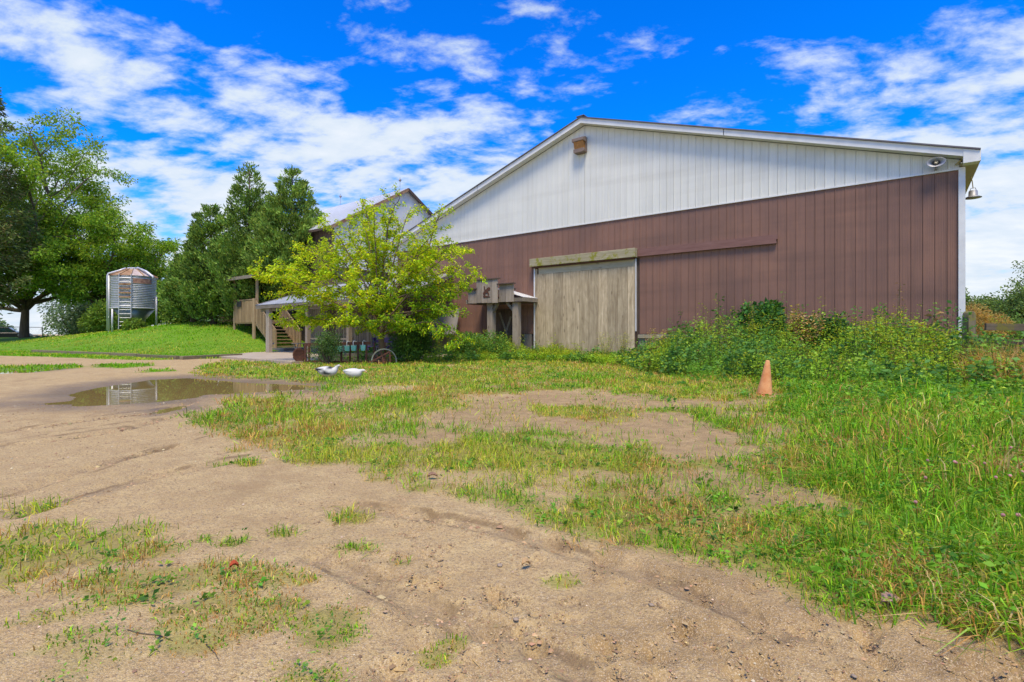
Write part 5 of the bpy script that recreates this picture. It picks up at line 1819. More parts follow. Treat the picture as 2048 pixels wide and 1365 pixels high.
def make_thicket():
    r_ = np.random.default_rng(5)
    n = 5200
    bx = r_.uniform(-21.5, 8.0, n)
    f = r_.random(n) ** 0.85
    w = np.interp(bx, X_K, W_B)
    by = -0.15 - f * w + (r_.random(n) - 0.5) * 0.5
    by = np.where(bx > 0.4, by + 1.5 * r_.random(n), by)
    x = BC.x + bx * BX[0] + by * BY[0]
    y = BC.y + bx * BX[1] + by * BY[1]
    keep = (by < -0.05) | (bx > 0.3)
    keep &= np.hypot(x - 4.5, y - 9.0) > 0.55
    keep &= (sdf(pp, x, y) < -0.1) & ~((bx < -17.2) & (by > -5.1))
    keep &= r_.random(n) < (0.45 + 0.55 * sstep(0.3, 0.55, fbm(x * 0.8, y * 0.8, 3, 121) + 0.1))
    bx, by, f, x, y = bx[keep], by[keep], f[keep], x[keep], y[keep]
    n = len(x)
    hb = np.interp(bx, X_K, H_B)
    h = hb * (1.0 - 0.78 * f ** 0.75) * r_.uniform(0.65, 1.2, n) + 0.10
    lump = fbm(x * 0.7, y * 0.7, 3, 131)
    h *= 0.55 + 0.95 * lump
    LP, LD, LL, LC = [], [], [], []
    mb = MB()
    kn = fbm(x * 0.9 + 5, y * 0.9, 3, 141) + r_.normal(0, 0.05, n)
    kinds = np.digitize(kn, [0.42, 0.505, 0.58])
    kinds = np.array([0, 2, 1, 3])[kinds]
    stand = fbm(x * 1.4, y * 1.4, 2, 151)
    h *= np.array([0.9, 1.0, 1.1, 1.25])[kinds] * (0.45 + 1.15 * stand)
    h = np.where(r_.random(n) < 0.05, h * 1.5, h)
    PALS = [[(0.13, 0.26, 0.025), (0.09, 0.20, 0.025)], [(0.18, 0.30, 0.035), (0.23, 0.33, 0.04)], [(0.055, 0.13, 0.03), (0.08, 0.17, 0.035)], [(0.22, 0.32, 0.02), (0.17, 0.29, 0.025)]]
    for i in range(n):
        tilt = r_.normal(0, 0.16, 2)
        m = int(14 + 30 * min(h[i], 1.3))
        t = r_.random(m) ** 0.75
        p = np.stack([x[i] + tilt[0] * h[i] * t, y[i] + tilt[1] * h[i] * t, t * h[i]], 1)
        a = r_.uniform(0, 2 * math.pi, m)
        spread = 0.05 + 0.16 * (1 - t) * min(1, h[i]) + 0.05
        off = np.stack([np.cos(a), np.sin(a), r_.uniform(-0.2, 0.5, m)], 1)
        LP.append(p + off * (spread * r_.random(m))[:, None])
        LD.append(off + np.array([0, 0, 0.15]) + r_.normal(0, 0.3, (m, 3)))
        base = (0.05, 0.075, 0.11, 0.055)[kinds[i]]
        LL.append(np.full(m, base) * r_.uniform(0.7, 1.45, m))
        pc = PALS[kinds[i]]
        cc = 1.25 * FOL * np.array(pc[r_.integers(0, 2)]) * r_.uniform(0.82, 1.2)
        c = np.tile(cc, (m, 1)) * r_.uniform(0.8, 1.2, (m, 1))
        if kinds[i] == 3:
            c = np.where((t > 0.86)[:, None], np.array([0.42, 0.46, 0.03]) * r_.uniform(0.7, 1.2, (m, 1)), c)
        if r_.random() < 0.04:
            c = np.array([0.34, 0.22, 0.08]) * r_.uniform(0.6, 1.3, (m, 1)) * np.ones((m, 3))
        LC.append(c)
        if h[i] > 0.45:
            mb.col = (0.14, 0.19, 0.05)
            mb.tube([(x[i], y[i], -0.02), (x[i] + tilt[0] * h[i] * .5, y[i] + tilt[1] * h[i] * .5, h[i] * 0.5), (x[i] + tilt[0] * h[i], y[i] + tilt[1] * h[i], h[i])], [0.007, 0.006, 0.003], 3, False)
    LP, LD, LL, LC = np.concatenate(LP), np.concatenate(LD), np.concatenate(LL), np.concatenate(LC)
    o = leaf_cards('weed_thicket', LP, LD, LL, LL * 0.5, LC, MAT['leaf'], None, 0.15, 0.15)
    tag(o, 'tangled green weeds growing along the barn wall', 'weeds', kind='stuff')
    st_ = mb.build('weed_stems', MAT['leaf'])
    tag(st_, 'thin green weed stems along the barn wall', 'weeds', kind='stuff')
    print('thicket leaves', len(LP))


make_thicket()


def weed_plant(name, label, loc, H, seed, cols, wts, n, size, spread=0.25, nst=5, cat='weed', stemcol=(0.2, 0.17, 0.06), toponly=0.0, droop=0.0, lean=(0, 0)):
    r_ = np.random.default_rng(seed)
    root = tree_root(name, loc, label, None, cat)
    mb = MB()
    mb.col = stemcol
    P, D = [], []
    for i in range(nst):
        a = 2 * math.pi * i / nst + r_.uniform(-0.4, 0.4)
        pts, rr, _ = limb(r_, (0, 0, -0.03), (math.cos(a) * spread + lean[0], math.sin(a) * spread + lean[1], 1), H * r_.uniform(0.75, 1.0), 0.009, 6, 0.07, 0.02)
        mb.tube(pts, rr, 5, False)
        for _ in range(n // nst):
            g = (toponly + (1 - toponly) * r_.random()) * 5.99
            k = int(g)
            pp_ = pts[k] + (pts[k + 1] - pts[k]) * (g - k)
            a2 = r_.uniform(0, 2 * math.pi)
            o_ = np.array([math.cos(a2), math.sin(a2), r_.uniform(-0.3, 0.6) - droop])
            P.append(pp_ + o_ * r_.random() * spread * 0.35)
            D.append(o_)
    mb.build('stem', MAT['leaf'], root)
    m = len(P)
    leaf_cards('foliage', np.array(P), np.array(D), size[0] * r_.uniform(0.6, 1.4, m), size[1] * r_.uniform(0.7, 1.3, m), pal(m, cols, wts), MAT['leaf'], root)
    return root


def at(px, d):
    return ((px - 1024) / F * d, d)


# vine heap on the wall, barberry, dried stalks
vx = bw(-5.05, -0.45)
bush('wild_vine', 'dark green vine heaped against the brown barn wall', (*vx, 0.6), 1.0, 0.55, 1.5, 5200, [(0.05, 0.14, 0.03), (0.035, 0.10, 0.03), (0.10, 0.22, 0.03)], (4, 3, 2), 141, (0.15, 0.11), None, 'vine', 10, 6)
bush('wild_vine', 'low dark vine between the dried stalks and the goldenrod', (*bw(-3.3, -1.2), 0.0), 1.0, 0.7, 1.4, 3600, [(0.05, 0.13, 0.03), (0.035, 0.09, 0.03), (0.12, 0.24, 0.04)], (4, 3, 2), 142, (0.13, 0.10), None, 'vine', 9, 6)
bush('barberry_shrub', 'round leafy shrub in front of the canopy posts', (*bw(-15.7, -2.2), 0), 1.55, 0.75, 1.0, 6500, [(0.11, 0.23, 0.04), (0.16, 0.28, 0.05), (0.07, 0.16, 0.03), (0.30, 0.33, 0.03)], (4, 3, 3, 1), 143, (0.085, 0.05), None, 'shrub', 14, 8)
bush('barberry_shrub', 'dark shrub under the right side of the yellow-green tree', (*at(822, 20.5), 0), 1.1, 0.8, 1.5, 6500, [(0.07, 0.15, 0.025), (0.10, 0.20, 0.03), (0.05, 0.11, 0.025)], (4, 3, 3), 144, (0.09, 0.055), None, 'shrub', 12, 8)
bush('barberry_shrub', 'straggly rose bush growing through the rusty railing', (*at(655, 18.5), 0), 0.75, 0.5, 1.05, 3600, [(0.08, 0.15, 0.04), (0.12, 0.20, 0.05), (0.06, 0.11, 0.04)], (4, 3, 3), 145, (0.06, 0.035), None, 'shrub', 10, 8)
DR = [(0.42, 0.28, 0.10), (0.30, 0.18, 0.07), (0.50, 0.38, 0.18), (0.24, 0.22, 0.05)]
weed_plant('dried_weed', 'tall brown dried weed against the brown wall', (*bw(-3.75, -1.7), 0), 2.0, 151, DR, (4, 3, 2, 2), 1500, (0.085, 0.05), 0.22, 14, 'weed', (0.26, 0.16, 0.06), 0.25)
weed_plant('dried_weed', 'pale seeding weed right of the plank door', (*bw(-8.2, -1.3), 0), 1.35, 152, DR, (5, 1, 4, 2), 700, (0.05, 0.026), 0.26, 11, 'weed', (0.36, 0.27, 0.10), 0.45)
weed_plant('dried_weed', 'feathery pale weed in front of the plank door', (*bw(-10.3, -1.1), 0), 1.30, 153, [(0.36, 0.36, 0.10), (0.26, 0.30, 0.08), (0.46, 0.38, 0.14)], (4, 3, 2), 480, (0.045, 0.02), 0.26, 10, 'weed', (0.28, 0.26, 0.08), 0.35)
weed_plant('dried_weed', 'second feathery weed at the right jamb of the plank door', (*bw(-9.5, -1.3), 0), 1.25, 154, [(0.36, 0.36, 0.10), (0.26, 0.30, 0.08), (0.46, 0.38, 0.14)], (4, 3, 2), 420, (0.045, 0.02), 0.26, 10, 'weed', (0.28, 0.26, 0.08), 0.35)
weed_plant('tall_weed', 'thin upright weed stalk standing taller than the vine heap', (*bw(-5.0, -1.1), 0), 2.5, 155, [(0.24, 0.27, 0.07), (0.16, 0.2, 0.06)], (3, 2), 90, (0.05, 0.022), 0.04, 2, 'weed', (0.22, 0.2, 0.08), 0.45)
weed_plant('tall_weed', 'thin weed stalk leaning right against the brown wall', (*bw(-4.8, -1.1), 0), 2.6, 156, [(0.24, 0.27, 0.07), (0.16, 0.2, 0.06)], (3, 2), 90, (0.05, 0.022), 0.04, 2, 'weed', (0.22, 0.2, 0.08), 0.45, 0, (0.36, -0.28))
weed_plant('tall_weed', 'fresh green upright weed at the foot of the plank door', (*bw(-13.4, -1.3), 0), 0.85, 157, [(0.12, 0.24, 0.06), (0.16, 0.28, 0.07)], (3, 2), 170, (0.07, 0.025), 0.10, 4)
weed_plant('goldenrod', 'yellow-green goldenrod stand left of the barn corner post', (*bw(-1.6, -1.5), 0), 1.75, 158, [(0.36, 0.40, 0.02), (0.22, 0.32, 0.03), (0.15, 0.26, 0.03)], (4, 3, 2), 3600, (0.09, 0.03), 0.42, 26)
weed_plant('goldenrod', 'yellow-green goldenrod stand in front of the corner post', (*bw(-0.5, -1.8), 0), 1.5, 159, [(0.36, 0.40, 0.02), (0.22, 0.32, 0.03), (0.15, 0.26, 0.03)], (4, 3, 2), 3000, (0.09, 0.03), 0.42, 24)
weed_plant('bramble', 'green bramble climbing over the mossy fence post', (*at(1958, 10.9), 0), 1.25, 160, [(0.20, 0.32, 0.04), (0.14, 0.25, 0.04)], (3, 2), 500, (0.075, 0.045), 0.32, 9)


def dry_grass(label, loc, n, H, spread, seed):
    r_ = np.random.default_rng(seed)
    a = r_.uniform(0, 2 * math.pi, n)
    q = np.sqrt(r_.random(n)) * spread
    x, y = loc[0] + np.cos(a) * q, loc[1] + np.sin(a) * q
    blades('dead_grass', x, y, np.zeros(n), H * r_.uniform(0.45, 1.1, n), np.full(n, 0.009), pal(n, [(0.48, 0.29, 0.08), (0.40, 0.21, 0.05), (0.55, 0.40, 0.18), (0.30, 0.28, 0.06)], (4, 3, 2, 1)), 0.42, label)


dry_grass('clump of tall orange-brown dead grass below the fence rails', at(2000, 10.2), 1500, 1.0, 0.55, 171)
dry_grass('thin orange-brown dead grass at the right edge below the fence', at(2060, 9.4), 900, 0.85, 0.6, 172)


def clover_heads():
    r_ = np.random.default_rng(9)
    mb = MB()
    pts = [(r_.uniform(1850, 2048), r_.uniform(880, 960)) for _ in range(10)] + [(r_.uniform(1750, 2040), r_.uniform(860, 1040)) for _ in range(3)]
    for px_, py_ in pts:
        x, y = gp(px_, py_, 0.2)
        hh = 0.20 + r_.uniform(-0.05, 0.05)
        c = np.array((0.74, 0.38, 0.38)) * r_.uniform(0.7, 1.3)
        mb.col = tuple(c)
        mb.lathe([(0.003, 0), (0.009, 0.004), (0.010, 0.010), (0.006, 0.016)], 6, (x, y, hh))
        mb.col = (0.15, 0.25, 0.04)
        mb.tube([(x + 0.02, y, 0.0), (x, y, hh + 0.002)], 0.002, 3, False)
    o = mb.build('clover_flowers', MAT['leaf'])
    tag(o, 'pink clover heads dotted through the long grass at the right', 'flowers', kind='stuff')


clover_heads()

# ------------------------------------------------------------------ fence at the right
fx, fy = at(1938, 11.6)
fe = empty('paddock_fence', (fx, fy, 0))
tag(fe, 'mossy rail fence with a round-topped post right of the barn', 'fence')
MB().prism([(-0.085, -0.1), (0.085, -0.1), (0.085, 1.50), (0.066, 1.575), (0.025, 1.61), (-0.035, 1.61), (-0.07, 1.57), (-0.085, 1.48)], -0.09, 0.09).build('post', MAT['fence'], fe, bevel=0.015)
MB().box(2.5, 2.7, -0.09, 0.09, -0.1, 1.5).build('post', MAT['fence'], fe, bevel=0.015)
MB().beam((0.25, -0.13, 1.255), (6.0, -0.15, 1.20), 0.05, 0.155).build('rail', MAT['fencex'], fe)
MB().beam((0.05, 0.13, 0.92), (6.0, 0.13, 0.90), 0.05, 0.13).build('rail', MAT['fencex'], fe)
MB().beam((0.05, -0.13, 0.76), (6.0, -0.13, 0.74), 0.05, 0.10).build('rail', MAT['fencex'], fe)
fw = empty('paddock_fence', (fx + 3, fy + 12, 0))
tag(fw, 'farther grey rail fence behind the mossy rails', 'fence')
for i in range(6):
    MB().box(-6 + i * 2.6 - 0.06, -6 + i * 2.6 + 0.06, -0.06, 0.06, -0.1, 1.15).build('post', MAT['greywood'], fw)
for zz in (0.55, 1.0):
    MB().beam((-6.4, -0.09, zz), (8, -0.09, zz), 0.04, 0.13).build('rail', MAT['greywoodx'], fw)

# ------------------------------------------------------------------ traffic cone
cn = empty('traffic_cone', (*gp(1529, 790), 0))
cn.rotation_euler = (R(-2), R(6.5), 0)
tag(cn, 'faded orange traffic cone standing in the weeds', 'cone')
MB().lathe([(0.132, -0.01), (0.130, 0.03), (0.105, 0.18), (0.078, 0.35), (0.052, 0.52), (0.036, 0.605), (0.030, 0.622), (0.018, 0.626)], 28).build('cone_body', MAT['cone'], cn, True)
MB().box(-0.155, 0.155, -0.155, 0.155, -0.04, -0.012).build('base', MAT['cone'], cn, bevel=0.01)

# ------------------------------------------------------------------ ducks


def duck(label, loc, rz, seed, head, patches, scale=1.0):
    root = empty('duck', loc, rz)
    root.scale = (scale,) * 3
    tag(root, label, 'duck', 'ducks on the grass')
    # spine stations: x, z, half width, half height; then neck and head as a continuation
    body = [(-0.34, 0.255, 0.012, 0.008), (-0.30, 0.25, 0.05, 0.022), (-0.25, 0.235, 0.10, 0.06), (-0.16, 0.205, 0.14, 0.112), (-0.05, 0.185, 0.158, 0.140),
            (0.06, 0.180, 0.155, 0.142), (0.13, 0.190, 0.13, 0.125), (0.175, 0.215, 0.092, 0.095)] + head
    n = 16
    V, Fc, Cc = [], [], []
    m = len(body)
    for i, (x, z, w, h) in enumerate(body):
        a, b = body[max(i - 1, 0)], body[min(i + 1, m - 1)]
        tx, tz = b[0] - a[0], b[1] - a[1]
        l = math.hypot(tx, tz)
        tx, tz = tx / l, tz / l
        for k in range(n):
            t = 2 * math.pi * k / n
            hh = math.sin(t) * h
            V.append((x - tz * hh, math.cos(t) * w, z + tx * hh))
    for i in range(m - 1):
        for k in range(n):
            Fc.append((i * n + k, i * n + (k + 1) % n, (i + 1) * n + (k + 1) % n, (i + 1) * n + k))
    Fc.append(tuple(range(n - 1, -1, -1)))
    Fc.append(tuple((m - 1) * n + k for k in range(n)))
    mb = MB()
    mb.add(V, Fc)
    for v in V:
        c = (0.60, 0.58, 0.52)
        for cx, cz, r_ in patches:
            if math.hypot(v[0] - cx, v[2] - cz) < r_:
                c = (0.025, 0.03, 0.03)
        mb.c.append(c)
    o = mb.build('body', MAT['feather'], root, True)
    sm = o.modifiers.new('subdivision', 'SUBSURF')
    sm.levels = sm.render_levels = 1
    hx, hz = head[-1][0], head[-1][1]
    px_, pz_ = head[-2][0], head[-2][1]
    dx, dz = hx - px_, hz - pz_
    l = math.hypot(dx, dz)
    dx, dz = dx / l, dz / l
    bk = MB()
    bk.tube([(hx - 0.012 * dx, 0, hz - 0.012 * dz - 0.004), (hx + 0.03 * dx, 0, hz + 0.03 * dz - 0.008), (hx + 0.062 * dx, 0, hz + 0.062 * dz - 0.016)], [0.022, 0.016, 0.010], 8)
    bk.build('beak', MAT['beak'], root, True)
    for s in (-1, 1):
        ft = MB()
        ft.tube([(0.01, s * 0.055, 0.12), (0.02, s * 0.058, 0.02)], [0.013, 0.010], 6)
        ft.add([(0.0, s * 0.058, 0.012), (0.09, s * 0.058 - 0.035, 0.004), (0.10, s * 0.058, 0.004), (0.09, s * 0.058 + 0.035, 0.004), (0.0, s * 0.058, 0.022)], [(0, 1, 2), (0, 2, 3), (4, 2, 1), (4, 3, 2)])
        ft.build('leg', MAT['beak'], root)
        wg = MB()
        wv = []
        for i, (x, z, h) in enumerate(((-0.27, 0.262, 0.012), (-0.17, 0.248, 0.045), (-0.05, 0.232, 0.068), (0.05, 0.228, 0.062), (0.11, 0.232, 0.03))):
            yy = s * (0.055 + 0.09 * math.sin(math.pi * (i + 0.6) / 5.2))
            wv += [(x, yy * 0.93, z - h), (x, yy + s * 0.012, z), (x, yy * 0.80, z + h * 0.9)]
        wg.add(wv, [f for i in range(4) for f in ((i * 3, i * 3 + 3, i * 3 + 4, i * 3 + 1), (i * 3 + 1, i * 3 + 4, i * 3 + 5, i * 3 + 2))])
        for v in wv:
            c = (0.66, 0.64, 0.58)
            for cx, cz, r_ in patches:
                if math.hypot(v[0] - cx, v[2] - cz) < r_:
                    c = (0.025, 0.03, 0.03)
            wg.c.append(c)
        wo = wg.build('wing', MAT['feather'], root, True)
        sl = wo.modifiers.new('solid', 'SOLIDIFY')
        sl.thickness = 0.012
        ey = MB()
        ey.lathe([(0.001, -0.004), (0.005, 0), (0.001, 0.004)], 6, (px_ + 0.02 * dx, s * (head[-2][2] * 0.96), pz_ + 0.012))
        ey.build('eye', MAT['black'], root)


m, nd, lk, b, out = newmat('feather')
a_ = nd.new('ShaderNodeAttribute')
a_.attribute_name = 'col'
lk.new(a_.outputs['Color'], b.inputs['Base Color'])
b.inputs['Roughness'].default_value = 0.8
bump(nd, lk, b, noise_n(nd, lk, coords(nd, lk, (12, 40, 40)), 1.0, 3), 0.3, 0.01)
MAT['feather'] = m
MAT['beak'] = m_plain('beak_horn', (0.62, 0.40, 0.20), 0.5)
dx_, dy_ = gp(656, 757)
duck('white duck with black tail and wing patches, head raised', (dx_, dy_, h1(dx_, dy_) + 0.0), 0.08, 1,
     [(0.205, 0.262, 0.052, 0.055), (0.225, 0.300, 0.042, 0.044), (0.250, 0.328, 0.042, 0.040), (0.285, 0.335, 0.036, 0.034), (0.312, 0.328, 0.020, 0.019)],
     [(-0.32, 0.25, 0.075), (-0.20, 0.24, 0.05), (-0.05, 0.145, 0.055), (0.03, 0.12, 0.04), (0.07, 0.285, 0.045), (0.25, 0.372, 0.03)], 0.94)
dx_, dy_ = gp(708, 757)
duck('all-white duck with lowered head, right of the black-marked one', (dx_, dy_, h1(dx_, dy_) - 0.02), -0.1, 2,
     [(0.210, 0.245, 0.055, 0.058), (0.245, 0.255, 0.044, 0.045), (0.280, 0.262, 0.040, 0.038), (0.312, 0.256, 0.034, 0.031), (0.335, 0.246, 0.019, 0.018)],
     [(-0.335, 0.255, 0.02)], 0.86)

# ------------------------------------------------------------------ timber edging on the bank
gE = 'timbers edging the bank'
for (p0, p1), lab in ((((66, 701), (276, 709)), 'long weathered timber edging the bank at the left'), (((278, 710.5), (356, 714)), 'shorter timber edging the bank, in the middle'),
                      (((362, 714.5), (482, 709)), 'half-buried timber edging the bank nearest the concrete pad')):
    a, b_ = gp(*p0, 0.12), gp(*p1, 0.12)
    o = empty('edging_timber', (*a, h1(*a)))
    tag(o, lab, 'timber', gE)
    dz = h1(*b_) - h1(*a)
    MB().beam((0, 0, 0.06), (b_[0] - a[0], b_[1] - a[1], dz + 0.06), 0.19, 0.19).build('beam', MAT['timber'], o, bevel=0.012)

# ------------------------------------------------------------------ rusty railing with its odds and ends
rl = empty('iron_railing', (*at(612, 19.2), 0), -0.06)
tag(rl, 'rusty iron railing in front of the porch', 'railing')
RW = 2.45
MB().beam((-0.05, 0, 0.70), (RW, 0, 0.76), 0.05, 0.10).build('top_rail', MAT['rust'], rl)
MB().beam((-0.65, 0, 0.02), (RW + 0.6, 0, 0.04), 0.08, 0.12).build('bottom_rail', MAT['rust'], rl)
for xx, w in ((-0.02, 0.07), (0.12, 0.06), (0.95, 0.05), (1.35, 0.06), (1.68, 0.06), (1.98, 0.05), (2.3, 0.06), (2.6, 0.05), (3.0, 0.045)):
    MB().box(xx - w / 2, xx + w / 2, -0.03, 0.03, -0.05, 0.72 + 0.02 * xx).build('upright', MAT['rust'], rl)
dsk = MB()
dsk.lathe([(0.01, -0.03), (0.2, -0.02), (0.27, 0.01), (0.268, 0.02), (0.2, -0.005), (0.01, -0.015)], 24)
do = dsk.build('disc_blade', MAT['rust'], rl, True)
do.location = (-0.22, -0.1, 0.30)
do.rotation_euler = (R(80), 0, R(60))
pbx = empty('planter_box', (*at(706, 19.9), 0), -0.06)
tag(pbx, 'low grey plank planter box behind the rusty railing', 'planter')
for i in range(2):
    MB().box(-1.35, 1.35, -0.02, 0.02, 0.02 + 0.17 * i, 0.18 + 0.17 * i).build('plank', MAT['greywoodx'], pbx)
    MB().box(-1.35, 1.35, 0.56, 0.60, 0.02 + 0.17 * i, 0.18 + 0.17 * i).build('plank', MAT['greywoodx'], pbx)
for s in (-1, 1):
    MB().box(s * 1.37 - 0.02, s * 1.37 + 0.02, 0.022, 0.558, 0.02, 0.36).build('end_plank', MAT['greywood'], pbx)
MB().box(-1.345, 1.345, 0.025, 0.555, 0.05, 0.30).build('soil', m_plain('soil', (0.06, 0.045, 0.03), 0.95), pbx)
gP = 'teal pots hooked on the railing'
pot_lab = ['leftmost teal pot hooked on the rusty railing, half hidden by the rose bush', 'second teal pot from the left, the squarest one on the rusty railing', 'middle teal pot hooked on the rusty railing',
           'fourth teal pot from the left on the rusty railing', 'rightmost teal pot hooked on the rusty railing']
for i, px_ in enumerate((670, 680, 695, 708, 727)):
    p = empty('hanging_pot', (*at(px_, 19.05), 0.43 + 0.012 * i), -0.06)
    tag(p, pot_lab[i], 'pot', gP)
    MB().add([(-0.075, -0.06, 0), (0.075, -0.06, 0), (0.075, 0.05, 0), (-0.075, 0.05, 0), (-0.095, -0.08, 0.20), (0.095, -0.08, 0.20), (0.095, 0.06, 0.20), (-0.095, 0.06, 0.20)],
             [(0, 3, 2, 1), (4, 5, 6, 7), (0, 1, 5, 4), (1, 2, 6, 5), (2, 3, 7, 6), (3, 0, 4, 7)]).build('pot', MAT['teal'], p, bevel=0.01)
    MB().tube([(0, -0.07, 0.18), (0.0, -0.08, 0.32), (0.0, 0.02, 0.37), (0.05, 0.12, 0.33)], 0.018, 6).build('hook', MAT['whitep'], p)
wh = empty('wagon_wheel', (*at(768, 18.9), 0.10), 0.35)
tag(wh, 'old iron wagon wheel half sunk in the grass by the tree', 'wheel')
ring = MB()
n_ = 40
for k in range(n_):
    t = 2 * math.pi * k / n_
    for rr_, yy in ((0.42, -0.05), (0.46, -0.05), (0.46, 0.05), (0.42, 0.05)):
        ring.v.append((rr_ * math.cos(t), yy, rr_ * math.sin(t)))
for k in range(n_):
    k2 = (k + 1) % n_
    for j in range(4):
        ring.f.append((k * 4 + j, k2 * 4 + j, k2 * 4 + (j + 1) % 4, k * 4 + (j + 1) % 4))
ring.build('rim', m_plain('lichened_iron', (0.30, 0.34, 0.24), 0.8, scale=9, c2=(0.18, 0.17, 0.12)), wh)
for k in range(10):
    t = 2 * math.pi * k / 10
    MB().tube([(0.06 * math.cos(t), 0, 0.06 * math.sin(t)), (0.425 * math.cos(t), 0, 0.425 * math.sin(t))], 0.013, 6).build('spoke', MAT['rust'], wh)
hb = MB().lathe([(0.03, -0.08), (0.06, -0.07), (0.07, 0), (0.06, 0.07), (0.03, 0.08)], 12).build('hub', MAT['rust'], wh)
hb.rotation_euler = (R(90), 0, 0)
cv = empty('cultivator', (*at(762, 18.4), 0), 0.0)
tag(cv, 'rusty iron cultivator frame in the grass beside the wagon wheel', 'farm tool')
MB().beam((-0.45, 0, 0.05), (0.30, 0.05, 0.46), 0.06, 0.05).build('shaft', MAT['rust'], cv)
MB().beam((0.30, 0.05, 0.46), (0.33, 0.05, 0.02), 0.05, 0.05, (0, 1, 0)).build('tine', MAT['rust'], cv)
MB().beam((0.05, 0.04, 0.32), (0.10, -0.02, 0.0), 0.04, 0.04, (0, 1, 0)).build('tine', MAT['rust'], cv)
tbl = empty('side_table', (*at(601, 21.0), 0.085), BROT)
tag(tbl, 'small folding table with crossed legs at the left of the railing', 'table')
MB().box(-0.25, 0.25, -0.25, 0.25, 0.60, 0.635).build('table_top', MAT['greywoodx'], tbl)
for yy in (-0.2, 0.2):
    for s in (-1, 1):
        MB().beam((s * 0.2, yy, 0.0), (-s * 0.2, yy + 0.03 * s, 0.60), 0.04, 0.03, (0, 1, 0)).build('leg', MAT['greywood'], tbl)
bn = empty('bench', (*bw(-20.0, -4.1), 0.085), BROT)
tag(bn, 'purple bench in the shade of the porch right of the tree trunk', 'bench')
MB().box(-0.75, 0.75, -0.2, 0.2, 0.42, 0.47).build('seat', MAT['purple'], bn)
MB().box(-0.75, 0.75, 0.2, 0.24, 0.62, 0.85).build('backrest', MAT['purple'], bn)
for s in (-1, 1):
    MB().box(s * 0.66 - 0.04, s * 0.66 + 0.04, -0.18, -0.10, 0, 0.42).build('leg', MAT['purple'], bn)
    MB().box(s * 0.66 - 0.04, s * 0.66 + 0.04, 0.10, 0.24, 0, 0.84).build('leg', MAT['purple'], bn)
pd_ = empty('pedestal', (*at(541, 28.3), 0.05))
tag(pd_, 'small white pedestal left of the thick porch post', 'pedestal')
MB().lathe([(0.17, 0.0), (0.17, 0.05), (0.10, 0.09), (0.08, 0.3), (0.12, 0.46), (0.20, 0.5), (0.20, 0.56)], 20).build('column', MAT['whitep'], pd_, True)

# ------------------------------------------------------------------ car, trailer and wire fence at the far left
car = empty('parked_car', (*at(8, 56), 0.28), R(32))
tag(car, 'dark car behind the grassy bank at the left photo edge', 'car')
sect = [(-2.2, 0.45, 0.95, 0.78), (-2.1, 0.32, 1.05, 0.84), (-1.2, 0.28, 1.0, 0.88), (0.0, 0.28, 0.98, 0.88), (1.2, 0.28, 0.98, 0.87), (2.0, 0.32, 0.86, 0.80), (2.25, 0.45, 0.72, 0.68)]
cbm = MB()
for x_, z0, z1, w in sect:
    cbm.v += [(x_, -w, z0 + 0.1), (x_, -w * 0.94, z0), (x_, w * 0.94, z0), (x_, w, z0 + 0.1), (x_, w, z1 - 0.12), (x_, w * 0.9, z1), (x_, -w * 0.9, z1), (x_, -w, z1 - 0.12)]
for i in range(len(sect) - 1):
    for k in range(8):
        cbm.f.append((i * 8 + k, i * 8 + (k + 1) % 8, (i + 1) * 8 + (k + 1) % 8, (i + 1) * 8 + k))
cbm.f += [tuple(range(7, -1, -1)), tuple((len(sect) - 1) * 8 + k for k in range(8))]
cbm.build('body', MAT['carpaint'], car, bevel=0.03)
cabin = MB()
for x_, z_, w in ((-2.05, 0.98, 0.74), (1.15, 0.95, 0.76), (0.45, 1.52, 0.60), (-1.75, 1.55, 0.58)):
    cabin.v += [(x_, -w, z_), (x_, w, z_)]
cabin.f = [(0, 2, 3, 1), (4, 6, 7, 5), (0, 6, 4, 2), (1, 3, 5, 7), (2, 4, 5, 3), (0, 1, 7, 6)]
cabin.build('cabin', MAT['carpaint'], car, bevel=0.03)
for s in (-1, 1):
    for (xa, xb, xc, xd) in ((-1.85, -0.75, -0.78, -1.65), (-0.68, 0.30, 0.22, -0.68), (0.36, 0.95, 0.42, 0.28)):
        g = MB()
        ya, yb = s * (0.745 + 0.012), s * (0.612 + 0.012)
        g.add([(xa, ya, 1.02), (xb, ya, 1.02), (xc, yb, 1.46), (xd, yb, 1.46)], [(0, 1, 2, 3)])
        g.build('side_window', MAT['glass'], car)
ws_ = MB().add([(1.16, -0.66, 0.99), (1.16, 0.66, 0.99), (0.50, 0.54, 1.49), (0.50, -0.54, 1.49)], [(0, 1, 2, 3)]).build('windscreen', MAT['glass'], car)
rw_ = MB().add([(-2.08, -0.62, 1.03), (-2.08, 0.62, 1.03), (-1.80, 0.5, 1.49), (-1.80, -0.5, 1.49)], [(3, 2, 1, 0)]).build('rear_window', MAT['glass'], car)
for s in (-1, 1):
    MB().box(-2.235, -2.13, s * 0.62 - 0.13, s * 0.62 + 0.13, 0.74, 0.92).build('tail_light', MAT['red'], car)
    MB().box(2.17, 2.27, s * 0.5 - 0.13, s * 0.5 + 0.13, 0.55, 0.68).build('headlight', MAT['whitep'], car)
    for xx in (-1.35, 1.4):
        w = MB().lathe([(0.16, -0.11), (0.31, -0.11), (0.33, -0.07), (0.33, 0.07), (0.31, 0.11), (0.16, 0.11)], 24).build('wheel', MAT['tyre'], car)
        w.location = (xx, s * 0.80, 0.33)
        w.rotation_euler = (R(90), 0, 0)
        MB().lathe([(0.05, -0.115), (0.17, -0.10), (0.18, 0.10), (0.05, 0.115)], 16).build('rim', MAT['steelpost'], w)
trl = empty('utility_trailer', (*at(66, 54), 0.42), 0.05)
